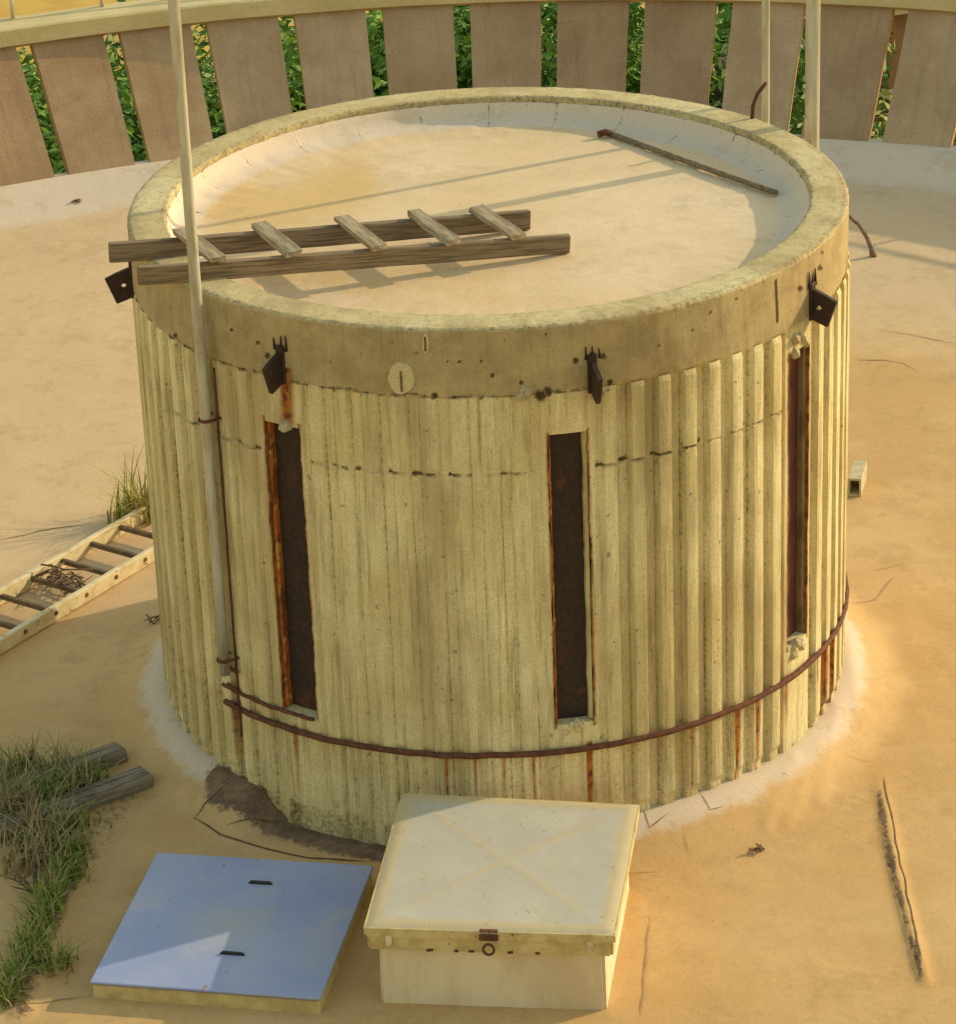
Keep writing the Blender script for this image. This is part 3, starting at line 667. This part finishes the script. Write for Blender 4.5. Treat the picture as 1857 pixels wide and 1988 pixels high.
o = tube_obj('bent_rod', [g0 - Vector((0, 0, 0.01)), g0 + Vector((-0.02, 0, 0.07)), g0 + Vector((-0.06, 0, 0.17)), g0 + Vector((-0.12, 0, 0.27)), g0 + Vector((-0.22, 0.0, 0.36)), g0 + Vector((-0.34, 0.02, 0.42))], [0.03, 0.02, 0.017, 0.016, 0.016, 0.016], M['wood'], None, 7)
tag(o, 'thin bent rod rising from the roof beyond the sunlit side of the drum', 'rod')

# ================================================================== PARAPET RING
NP = 86; STEP = 360.0 / NP
RB, ZB, RTp, ZTp = 9.60, 0.075, 10.545, 1.005
ring = empty('parapet_wall', 'round parapet of flared concrete panels with open slots round the roof', 'parapet', (0, 0, ZR))
def Q(ph, r, z): return Vector((r * math.sin(rad(ph)), r * math.cos(rad(ph)), z))      # ph from +y, positive to the right
SLOT0 = -21.85                                                                           # centre of one slot
sec = []
gap_b, gap_t = 0.066, 0.073
n_in = Vector((-(ZTp - ZB), RTp - RB)).normalized() * 0.10                               # (dr, dz) of the inner normal
for k in range(3):      # three slightly different panels share their meshes
    bm = bmesh.new(); J = 4; I = 5; lay = []
    for side in (0, 1):
        g = []
        for i in range(I + 1):
            t = i / I; r = RB + (RTp - RB) * t; z = ZB + (ZTp - ZB) * t; row = []
            hw = STEP / 2 - math.degrees((gap_b + (gap_t - gap_b) * t) / r)
            for j in range(J + 1):
                ph = hw * (2 * j / J - 1) + (0.04 * nz(i * 0.9, k * 3 + j) if j in (0, J) else 0)
                rr, zz = (r, z) if side == 0 else (r - n_in.x, z - n_in.y)
                row.append(bm.verts.new(Q(ph, rr, zz)))
            g.append(row)
        lay.append(g)
    for s_, g in enumerate(lay):
        for i in range(I):
            for j in range(J): bm.faces.new((g[i][j], g[i][j + 1], g[i + 1][j + 1], g[i + 1][j]))
    A, B = lay
    for i in range(I):
        for j in (0, J): bm.faces.new((A[i][j], A[i + 1][j], B[i + 1][j], B[i][j]))
    for j in range(J):
        for i in (0, I): bm.faces.new((A[i][j], A[i][j + 1], B[i][j + 1], B[i][j]))
    bmesh.ops.recalc_face_normals(bm, faces=bm.faces); me = bpy.data.meshes.new('panel'); bm.to_mesh(me); bm.free(); me.materials.append(M['panel']); sec.append(me)
for i in range(NP):
    o = link('panel', sec[random.randrange(3)], None, ring); o.rotation_euler = (0, 0, -rad(SLOT0 + STEP * (i + 0.5))); o.location = (0, 0, -ZR)
def lathe_ring(name, prof, mat, parent, n=336, wob=0.0):
    bm = bmesh.new(); rings = []
    for r, z in prof: rings.append([bm.verts.new(Q(360 * k / n, r + wob * nz(k * 0.3, r * 7), z + wob * nz(k * .25, r * 5, 3))) for k in range(n)])
    for A, B in zip(rings, rings[1:] + rings[:1]):
        for k in range(n): l = (k + 1) % n; bm.faces.new((A[k], A[l], B[l], B[k]))
    bmesh.ops.recalc_face_normals(bm, faces=bm.faces); o = bm_obj(name, bm, mat, parent); o.location = (0, 0, -ZR) if parent else (0, 0, 0); return o
CI, CO, CZ0, CZ1 = 10.47, 10.84, 1.0, 1.15
lathe_ring('coping', [(CI, CZ0), (CI - 0.004, CZ1 - 0.015), (CI + 0.012, CZ1), (CO - 0.012, CZ1), (CO, CZ1 - 0.015), (CO, CZ0 - 0.05), (RTp + 0.06, CZ0 - 0.06)], M['coping'], ring, wob=0.006)
lathe_ring('sill', [(9.585, -0.30), (9.585, 0.07), (9.62, 0.083), (9.78, 0.02), (9.78, -0.30)], M['panel'], ring, wob=0.004)
rl = empty('railing', 'low pale pipe railing along the top of the parapet', 'railing', (0, 0, CZ1))
bm = bmesh.new(); add_tube(bm, [(0, 0, -0.01), (0, 0, 0.255)], 0.019, 8); pm = bpy.data.meshes.new('post'); bm.to_mesh(pm); bm.free(); pm.materials.append(M['rail'])
for i in range(NP):
    o = link('post', pm, None, rl); o.location = Q(SLOT0 + STEP * i - 0.05, CI + 0.30, 0.0)
bm = bmesh.new(); n = 168; add_tube(bm, [Q(360 * k / n, CI + 0.30, 0.255) for k in range(n + 1)], 0.022, 8, False); bm_obj('rail', bm, M['rail'], rl)

# ================================================================== HATCH LID AND BOX
def hatch():
    zt = -0.02; c4 = [at(x, y, zt) for x, y in ((300, 1655), (718, 1680), (630, 1940), (180, 1905))]
    c = sum(c4, Vector()) / 4; e = empty('hatch_cover', 'flat white metal cover with a painted sky blue tint lying on the roof beside the box', 'cover', (c.x, c.y, ZR))
    ux = ((c4[1] - c4[0]) + (c4[2] - c4[3])).normalized(); uy = Vector((-ux.y, ux.x, 0)); wx = 0.595; wy = 0.635
    def pt(a, b, z): return Vector((ux.x * a + uy.x * b, ux.y * a + uy.y * b, z - ZR))
    rot = Matrix((ux, uy, Vector((0, 0, 1)))).transposed()
    bm = bmesh.new(); add_box(bm, pt(0, 0, zt - 0.008), (2 * wx, 2 * wy, 0.016), rot, 0.004, 0.002)
    o = bm_obj('top_sheet', bm, M['hatch'], e)
    bm = bmesh.new(); add_box(bm, pt(0, 0, zt - 0.072), (2 * wx - 0.02, 2 * wy - 0.02, 0.096), rot, 0.006, 0.003); bm_obj('rim', bm, M['hatch_e'], e)
    for a, b in ((0.04, 0.385), (0.06, -0.30)):
        s_ = bm = bmesh.new(); add_box(bm, pt(a, b, zt + 0.002), (0.125, 0.018, 0.006), rot, 0.002); add_tube(bm, [pt(a - 0.062, b, zt + 0.0), pt(a - 0.05, b, zt + 0.012), pt(a + 0.05, b, zt + 0.012), pt(a + 0.062, b, zt)], 0.006, 6)
        bm_obj('handle', bm, M['slot'], e)
hatch()
def box():
    zt = 0.36; c4 = [at(x, y, zt) for x, y in ((780, 1538), (1243, 1560), (1195, 1815), (705, 1800))]
    c = sum(c4, Vector()) / 4; e = empty('access_box', 'pale square access box with a hinged metal lid in front of the drum', 'box', (c.x, c.y, ZR))
    def L(p): return Vector((p.x - c.x, p.y - c.y, p.z - ZR))
    def quadp(u, v, z, ins=0.0):
        a = c4[3].lerp(c4[2], u).lerp(c4[0].lerp(c4[1], u), v); d = (Vector((c.x, c.y, 0)) - Vector((a.x, a.y, 0)))
        return L(Vector((a.x, a.y, z)) + d * ins)
    # lid top with pressed cross
    n = 40; verts = []; och = []; faces = []
    for i in range(n + 1):
        for j in range(n + 1):
            u, v = i / n, j / n; ed = min(u, v, 1 - u, 1 - v); x = min(abs(u - v), abs(u + v - 1))
            z = zt + 0.006 * sstep(0.03, 0.0, x) * 0.6 + 0.006 * (1 - abs(u - .5) - abs(v - .5)) - 0.012 * sstep(0.014, 0.0, ed)
            verts.append(quadp(u, v, z)); och.append(max(0.85 * sstep(0.11, 0.03, ed), 0.62 * sstep(0.05, 0.01, x) * sstep(0.0, 0.2, ed)))
    for i in range(n):
        for j in range(n): faces.append((i * (n + 1) + j, (i + 1) * (n + 1) + j, (i + 1) * (n + 1) + j + 1, i * (n + 1) + j + 1))
    lid = link('lid', mesh('lid', verts, faces, {'ochre': och}), M['lid'], e, True)
    def skirt(name, z1, z0, i1, i0, mat, parent, close=True):
        bm = bmesh.new(); cs = ((0, 0), (1, 0), (1, 1), (0, 1))
        T = [bm.verts.new(quadp(u, v, z1, i1)) for u, v in cs]; B = [bm.verts.new(quadp(u, v, z0, i0)) for u, v in cs]
        for k in range(4): bm.faces.new((B[k], B[(k + 1) % 4], T[(k + 1) % 4], T[k]))
        if close: bm.faces.new(T); bm.faces.new(B[::-1])
        r_ = bmesh.ops.bevel(bm, geom=[e_ for e_ in bm.edges if abs((e_.verts[0].co - e_.verts[1].co).z) > 0.02], offset=0.015, segments=2, affect='EDGES')
        return bm_obj(name, bm, mat, parent)
    skirt('lid_edge', zt - 0.007, zt - 0.055, 0.001, 0.001, M['lidside'], lid)
    skirt('lower_frame', zt - 0.058, zt - 0.135, 0.022, 0.022, M['lidside'], e)
    skirt('body', zt - 0.137, ZR - 0.03, 0.10, 0.09, M['boxside'], e)
    fd = (quadp(0.5, 0, zt) - quadp(0.5, 1, zt)).normalized(); sd = (quadp(1, 0, zt) - quadp(0, 0, zt)).normalized()
    rot = Matrix((sd, -fd, Vector((0, 0, 1)))).transposed()
    h0 = quadp(0.5, 0.0, zt - 0.035); bm = bmesh.new(); add_box(bm, h0 + fd * 0.008, (0.095, 0.012, 0.036), rot, 0.004)
    add_box(bm, h0 + fd * 0.003 + Vector((0, 0, 0.03)) - fd * 0.015, (0.09, 0.035, 0.006), rot, 0.002); hp = bm_obj('hasp', bm, M['rust_rod'], e)
    bm = bmesh.new(); r0 = h0 + fd * 0.022 + Vector((0, 0, -0.06)); add_tube(bm, [r0 + sd * 0.027 * math.cos(t) + Vector((0, 0, 0.030 * math.sin(t))) for t in [2 * math.pi * k / 18 for k in range(19)]], 0.007, 7, False); bm_obj('ring', bm, M['rust_rod'], hp)
    for u in (0.1, 0.9):
        p = quadp(u, 0.0, zt - 0.075); bm = bmesh.new(); add_box(bm, p - fd * 0.004, (0.03, 0.02, 0.055), rot, 0.003); add_tube(bm, [p + fd * 0.0 + Vector((0, 0, -.01)), p + fd * 0.02 + Vector((0, 0, -.01))], 0.01, 8); bm_obj('latch', bm, M['lad'], e)
    for k in range(6):
        u = 0.15 + 0.7 * random.random(); p = quadp(u, 0.0, zt - 0.13, 0.02); bm = bmesh.new(); add_box(bm, p + fd * 0.002, (random.uniform(.012, .03), 0.008, 0.012), rot, 0.001, 0.002); bm_obj('rust_scab', bm, M['rust_rod'], e)
box()

# ================================================================== LADDER ON THE ROOF
def roof_ladder():
    zt = -0.02
    f0, f1 = at(0, 1239, zt), at(292, 1064, zt); b0, b1 = at(0, 1146, zt), at(255, 998, zt)
    d = ((f1 - f0).normalized() + (b1 - b0).normalized()).normalized(); s_ = Vector((d.y, -d.x, 0))
    wd = (f0 - b0).dot(s_); e = empty('roof_ladder', 'cream ladder lying on the roof behind the shaded side of the drum', 'ladder', (f0.x, f0.y, ZR))
    o_ = Vector((f0.x, f0.y, 0)); L0, L1 = -1.5, 1.95
    for off, nm in ((0.0, 'rail'), (-wd, 'rail')):
        for i in range(1):
            a = o_ + d * L0 + s_ * off; b = o_ + d * L1 + s_ * off; a.z = b.z = zt - 0.045
            r_ = bar_obj(nm, rel(a, e), rel(b, e), 0.04, 0.10, M['lad'], e, 0.005, 0.003, 16)
        if off == 0.0:
            front = r_
    ref = at(115, 1181, zt); k0 = (ref - o_).dot(d); sp = 0.292
    for k in range(-6, 6):
        t = k0 + k * sp
        if not L0 + .1 < t < L1 - .1: continue
        a = o_ + d * t; b = a - s_ * wd; a.z = b.z = zt - 0.035
        bm = bmesh.new(); add_bar(bm, rel(a, e), rel(b, e), 0.032, 0.032, bevel=0.004); bm_obj('rung', bm, M['rung'], e)
        p = o_ + d * t; p.z = zt - 0.04; q_ = front.matrix_basis.inverted(); bm = bmesh.new(); add_tube(bm, [q_ @ rel(p + s_ * 0.014, e), q_ @ rel(p + s_ * 0.027, e)], 0.016, 8); bm_obj('bolt', bm, M['rung'], front)
    return o_, d, s_, wd, k0, sp
o_, d_, s_, wd_, k0_, sp_ = roof_ladder()
def twig_tangle(name, c, n, ln, label, cat, mat, zs=0.06, flat=0.3):
    bm = bmesh.new()
    for i in range(n):
        an = random.uniform(0, 6.28); q = Vector((random.uniform(-.5, .5) * ln * .5, random.uniform(-.5, .5) * ln * .5, random.uniform(0.01, zs)))
        dv = Vector((math.cos(an), math.sin(an), random.uniform(-flat, flat))) * ln * random.uniform(.25, .6)
        pts = [q - dv * .5, q + Vector((random.uniform(-1, 1), random.uniform(-1, 1), random.uniform(0, 1))) * ln * .05, q + dv * .5]
        for p in pts: p.z = max(p.z, 0.008)
        add_tube(bm, pts, [0.007, 0.006, 0.003], 5)
    o = bm_obj(name, bm, mat); o.location = c; return tag(o, label, cat)
c = o_ + d_ * (k0_ + sp_ * 1.35) - s_ * wd_ * 0.55; c.z = ZR + 0.01
twig_tangle('twig_tangle', c, 26, 0.42, 'dark tangle of twigs caught between the rungs of the cream ladder', 'twigs', M['twig'], 0.11)

# ================================================================== PLANKS, BLOCK, SMALL DEBRIS
def plank(px0, px1, label, wd=0.13, th=0.075):
    a = at(*px0, ZR + th); b = at(*px1, ZR + th); a.z = b.z = ZR + th / 2 + 0.004; e = empty('plank', label, 'plank', (b.x, b.y, ZR))
    bar_obj('board', rel(a, e), rel(b, e), wd, th, M['plank'], e, 0.008, 0.006, 8)
    bm = bmesh.new(); u = (b - a).normalized(); s = Vector((-u.y, u.x, 0))
    add_bar(bm, rel(a.lerp(b, .3) + s * (wd * .18) + Vector((0, 0, th / 2 + 0.001)), e), rel(b - u * 0.01 + s * (wd * .12) + Vector((0, 0, th / 2 + 0.001)), e), 0.006, 0.004); bm_obj('split', bm, M['crack'], e)
plank((-40, 1545), (236, 1448), 'grey weathered plank under the weeds, the one farther from the cover')
plank((-30, 1612), (286, 1497), 'grey weathered plank under the weeds, the one nearer the cover', 0.14)
g0 = at(1660, 962, ZR); g0.z = roof_z(g0.x, g0.y)
blk = empty('hollow_block', 'small pale hollow block on the roof against the sunlit side of the drum', 'block', tuple(g0))
bm = bmesh.new(); rz = Matrix.Rotation(rad(-14), 3, 'Z')
for (cx, cy, cz, sx, sy, sz_) in [(0, 0, .008, .09, .30, .016), (0, 0, .122, .09, .30, .016), (-.038, 0, .065, .014, .30, .098), (.038, 0, .065, .014, .30, .098), (0, 0.03, .065, .062, .02, .098)]:
    add_box(bm, rz @ Vector((cx, cy + .13, cz)), (sx, sy, sz_), rz, 0.002)
bm_obj('shell', bm, M['block'], blk)
for i, (x, y, l, lab) in enumerate([(1468, 1652, .07, 'tiny dark twig scrap alone on the sunlit roof in front of the drum'), (296, 1210, .12, 'small dark stick leaning at the shaded foot of the drum'), (148, 408, .10, 'small dark scrap on the roof near the parapet behind the drum')]):
    p = at(x, y, ZR); p.z = roof_z(p.x, p.y)
    o = twig_tangle('twig_scrap', p, 6, l * 1.6, lab, 'debris', M['twig'], 0.03)
p = at(300, 1215, ZR)

# ================================================================== WEEDS
def blades(name, spots, mats, label=None, cat=None, kind=None):
    """tapered bent blades; spots = (x, y, z, height, spread, count)"""
    v = []; f = []
    for (x, y, z, h, sp, n) in spots:
        for i in range(n):
            an = random.uniform(0, 6.283); ln = h * random.uniform(.45, 1.15); lean = random.uniform(.25, 1.1); wdt = random.uniform(.004, .010)
            bx = x + random.gauss(0, sp); by = y + random.gauss(0, sp); s = Vector((-math.sin(an), math.cos(an), 0)) * wdt; k0 = len(v)
            for q in range(5):
                t = q / 4; p = Vector((bx + math.cos(an) * lean * ln * t * t, by + math.sin(an) * lean * ln * t * t, z + ln * (t - .35 * lean * t * t)))
                p.z = max(p.z, z + .004 * q); wq = s * (1 - t * .92); v.append(p - wq); v.append(p + wq)
            for q in range(4): a = k0 + 2 * q; f.append((a, a + 1, a + 3, a + 2))
    o = link(name, mesh(name, v, f), mats); return tag(o, label, cat, None, kind)
def on_roof(x, y): p = at(x, y, ZR); return p.x, p.y, roof_z(p.x, p.y)
def along(pts, n, h, sp, cnt):
    out = []
    for i in range(n):
        t = i / max(1, n - 1) * (len(pts) - 1); k = min(int(t), len(pts) - 2); u = t - k
        x = pts[k][0] + (pts[k + 1][0] - pts[k][0]) * u; y = pts[k][1] + (pts[k + 1][1] - pts[k][1]) * u
        out.append((*on_roof(x, y), h * random.uniform(.7, 1.2), sp, cnt))
    return out
blades('weed_patch', along([(0, 1590), (60, 1560), (120, 1540), (175, 1530)], 14, .22, .07, 34) + along([(60, 1660), (110, 1630), (150, 1600)], 8, .20, .06, 32) + along([(0, 1520), (60, 1500)], 5, .20, .06, 26), M['grass'], 'thick green weeds sprawling over the grey planks', 'weeds', 'stuff')
blades('grass_strip', along([(150, 1660), (105, 1740), (75, 1820), (45, 1880), (15, 1950)], 24, .18, .04, 36), M['grass'], 'green grass growing along the roof joint beside the cover', 'grass', 'stuff')
blades('dry_grass', along([(0, 1580), (100, 1640), (60, 1690)], 14, .30, .09, 26) + along([(0, 1520), (120, 1500), (160, 1550)], 10, .26, .08, 22), M['straw'], 'dry straw mixed into the weeds by the planks', 'straw', 'stuff')
blades('grass_tuft', [(*on_roof(100, 1885), .17, .05, 46), (*on_roof(130, 1872), .16, .03, 26)], M['grass'], 'small grass tuft beside the front corner of the flat cover', 'grass')
blades('grass_tuft', [(*on_roof(150, 1712), .13, .03, 30)], M['grass'], 'small grass tuft beside the far corner of the flat cover', 'grass')
blades('tall_weed', [(*on_roof(268, 1008), .48, .06, 60), (*on_roof(283, 1012), .36, .05, 60), (*on_roof(245, 1010), .34, .08, 44)], M['grass2'], 'yellowish weed growing behind the cream ladder against the drum', 'weed')
def bush(name, x, y, label, n=9, ln=.32):
    p0 = Vector(on_roof(x, y)); bm = bmesh.new()
    for i in range(n):
        an = random.uniform(0, 6.28); dv = Vector((math.cos(an) * .6, math.sin(an) * .6, random.uniform(.25, .8))).normalized() * ln * random.uniform(.6, 1.1)
        m_ = dv * .5 + Vector((random.uniform(-1, 1), random.uniform(-1, 1), 0)) * .02; add_tube(bm, [Vector((0, 0, 0)), m_, dv], [.007, .005, .002], 5)
        add_tube(bm, [m_, m_ + Vector((random.uniform(-1, 1), random.uniform(-1, 1), random.uniform(0, 1))) * ln * .35], [.004, .0015], 4)
    o = bm_obj(name, bm, M['twig']); o.location = p0; tag(o, label, 'twigs')
bush('dry_stalks', 68, 1735, 'bare dry stalks rising from the grass along the roof joint', 10, .30)
bush('dry_stalks', 40, 1610, 'bare dry stalks rising among the weeds on the planks', 9, .34)

# ================================================================== OUTSIDE: GROUND, TREES, HOUSE, TOWER SHAFT
ZG = -15.0
bm = bmesh.new(); n = 40; S = 900.0
for i in range(n):
    for j in range(n): pass
me = mesh('ground', [(-S, -S, ZG), (S, -S, ZG), (S, S, ZG), (-S, S, ZG)], [(0, 1, 2, 3)]); bm.free()
gr = link('ground', me, M['soil']); tag(gr, kind='structure')
gv = []; gf = []; nx_, ny_ = 90, 50
for j in range(ny_ + 1):
    for i in range(nx_ + 1):
        x = -45 + 90 * i / nx_; y = 14 + 46 * j / ny_; e_ = min(i, j, nx_ - i, ny_ - j)
        gv.append((x + nz(x, y), y + nz(y, x), ZG - 0.2 + min(e_, 2) * 0.5 * (0.7 + 0.7 * nz(x * 0.4, y * 0.4, 2) + 0.5 * nz(x * 1.1, y * 1.1, 4))))
for j in range(ny_):
    for i in range(nx_): a = j * (nx_ + 1) + i; gf.append((a, a + 1, a + nx_ + 2, a + nx_ + 1))
tag(link('undergrowth', mesh('undergrowth', gv, gf), M['under']), 'dark green undergrowth beneath the trees beyond the parapet', 'undergrowth', None, 'stuff')
twr = empty('tower_shaft', 'round concrete tower carrying the roof and its parapet', 'tower', (0, 0, ZG))
bm = bmesh.new(); rr = []; n = 72
for r, z in ((3.2, ZG), (3.0, -7.0), (5.0, -4.0), (9.75, -0.6), (9.75, -0.31), (9.3, -0.33), (3.0, -0.45)):
    rr.append([bm.verts.new(Q(360 * k / n, r, z - ZG)) for k in range(n)])
for A, B in zip(rr, rr[1:]):
    for k in range(n): l = (k + 1) % n; bm.faces.new((A[k], A[l], B[l], B[k]))
bmesh.ops.recalc_face_normals(bm, faces=bm.faces); bm_obj('shaft', bm, M['coping'], twr)

def tree(x, y, top, rx, rz, label, mat, n=5200, leaf=.17, seed=1, flowers=0):
    rnd = random.Random(seed); e = empty('tree', label, 'tree', (x, y, ZG), 0, 'trees below the parapet'); hh = top - ZG
    bm = bmesh.new(); zc = hh - rz - 0.55
    add_tube(bm, [(0, 0, 0), (.08, .05, hh * .35), (-.05, .1, hh * .62), (0, 0, hh - rz * .5)], [.30, .22, .16, .07], 9)
    cl = []
    for i in range(75):
        while True:
            p = Vector((rnd.uniform(-1, 1), rnd.uniform(-1, 1), rnd.uniform(-1, 1)))
            if .25 < p.length < 1: break
        cl.append((Vector((p.x * rx, p.y * rx, zc + p.z * rz)), rnd.uniform(.5, 1.0)))
    for c_, _ in cl[:12]:
        st = Vector((0, 0, hh - rz * rnd.uniform(1.1, 1.9))); add_tube(bm, [st, st.lerp(c_, .5) + Vector((0, 0, -.15)), c_], [.09, .06, .02], 6)
    bm_obj('trunk', bm, M['bark'], e)
    v = []; f = []
    for i in range(n):
        c_, s = cl[rnd.randrange(len(cl))]; d = Vector((rnd.gauss(0, 1), rnd.gauss(0, 1), rnd.gauss(0, 1))); d.normalize()
        p = c_ + Vector((d.x, d.y, d.z * .8)) * s * (rnd.random() ** .4)
        a = Vector((rnd.gauss(0, 1), rnd.gauss(0, 1), rnd.gauss(0, .6))).normalized(); b = a.cross(Vector((rnd.gauss(0, 1), rnd.gauss(0, 1), rnd.gauss(0, 1)))).normalized()
        l = leaf * rnd.uniform(.6, 1.3); k = len(v)
        v += [p - a * l, p + b * l * .34, p + a * l, p - b * l * .34]; f.append((k, k + 1, k + 2, k + 3))
    link('crown', mesh('crown', v, f), mat, e)
    if flowers:
        v = []; f = []
        for i in range(flowers):
            c_, s = cl[rnd.randrange(len(cl))]; d = Vector((rnd.gauss(0, 1), rnd.gauss(0, 1), rnd.gauss(0, 1))); d.normalize(); p = c_ + d * s * 1.02
            for q in range(3):
                a = Vector((rnd.gauss(0, 1), rnd.gauss(0, 1), rnd.gauss(0, 1))).normalized(); b = a.orthogonal().normalized(); k = len(v); l = .05
                v += [p - a * l, p + b * l, p + a * l, p - b * l]; f.append((k, k + 1, k + 2, k + 3))
        link('blossom', mesh('blossom', v, f), M['flower'], e)
def beyond(px, py, dist):
    """point on the sight line through a picture point, dist metres of ground beyond the coping"""
    d = ray(px, py); h = math.hypot(d.x, d.y); t = (17.12 + 10.8 + dist) / h; return CAM + d * t
def cop_y(x):
    pts = [(-400, 150), (0, 82), (204, 54), (367, 33), (540, 17), (709, 8), (880, 0), (1250, -6), (1600, 0), (1857, 19), (2300, 60)]
    for (a, ya), (b, yb) in zip(pts, pts[1:]):
        if a <= x <= b: return ya + (yb - ya) * (x - a) / (b - a)
    return 0
TREES = [(-90, 6.5, 1), (130, 6.0, 0), (340, 6.8, 1), (560, 6.2, 0), (770, 7.0, 0), (980, 6.2, 1), (1190, 6.8, 0), (1400, 6.3, 1), (1640, 6.0, 2), (1880, 6.5, 0),
         (20, 10.5, 0), (330, 11.5, 0), (640, 10.8, 1), (930, 11.5, 0), (1230, 10.8, 1), (1480, 12.0, 2)]
ORD = ['first', 'second', 'third', 'fourth', 'fifth', 'sixth', 'seventh', 'eighth', 'ninth', 'tenth']
for i, (px, dist, mt) in enumerate(TREES):
    near = i < 10; rx_ = 2.2 if near else 2.8
    pt_ = beyond(px, cop_y(px) - ((16 if px < 300 else 34 if px < 400 else 110) if near else (8 if px < 400 else 90)), dist); top = pt_.z
    if px in (1640, 1880): top = beyond(px, 150, dist).z
    lab = 'leafy tree just beyond the parapet, %s from the front mast side' % ORD[i] if near else 'leafy tree farther beyond the parapet, %s from the front mast side' % ORD[i - 10]
    tree(pt_.x, pt_.y, top + 0.15, rx_, 2.9, lab, M['leaf%d' % mt], n=14000, leaf=.085, seed=11 + i, flowers=300 if px in (1640, 1880) else 0)
hp = beyond(1760, 100, 13.0)
hs = empty('terracotta_house', 'brown house with pale ledges seen through the slots behind the thick mast', 'house', (hp.x + 1.2, hp.y + 3, ZG), rad(17))
hz = hp.z - ZG
bm = bmesh.new(); add_box(bm, (0, 0, (hz + 0.8) / 2), (5, 6, hz + 0.8), None, 0.02); bm_obj('wall', bm, M['house'], hs)
for dz in (0.75, -0.35, -1.5):
    bm = bmesh.new(); add_box(bm, (0, 0, hz + dz), (5.3, 6.3, 0.09), None, 0.01); bm_obj('ledge', bm, M['ledge'], hs)
for x in (-1.2, 1.2):
    bm = bmesh.new(); add_box(bm, (x, -3.0, hz - 0.9), (0.9, 0.06, 0.8), None, 0.01); bm_obj('window', bm, M['slot'], hs)
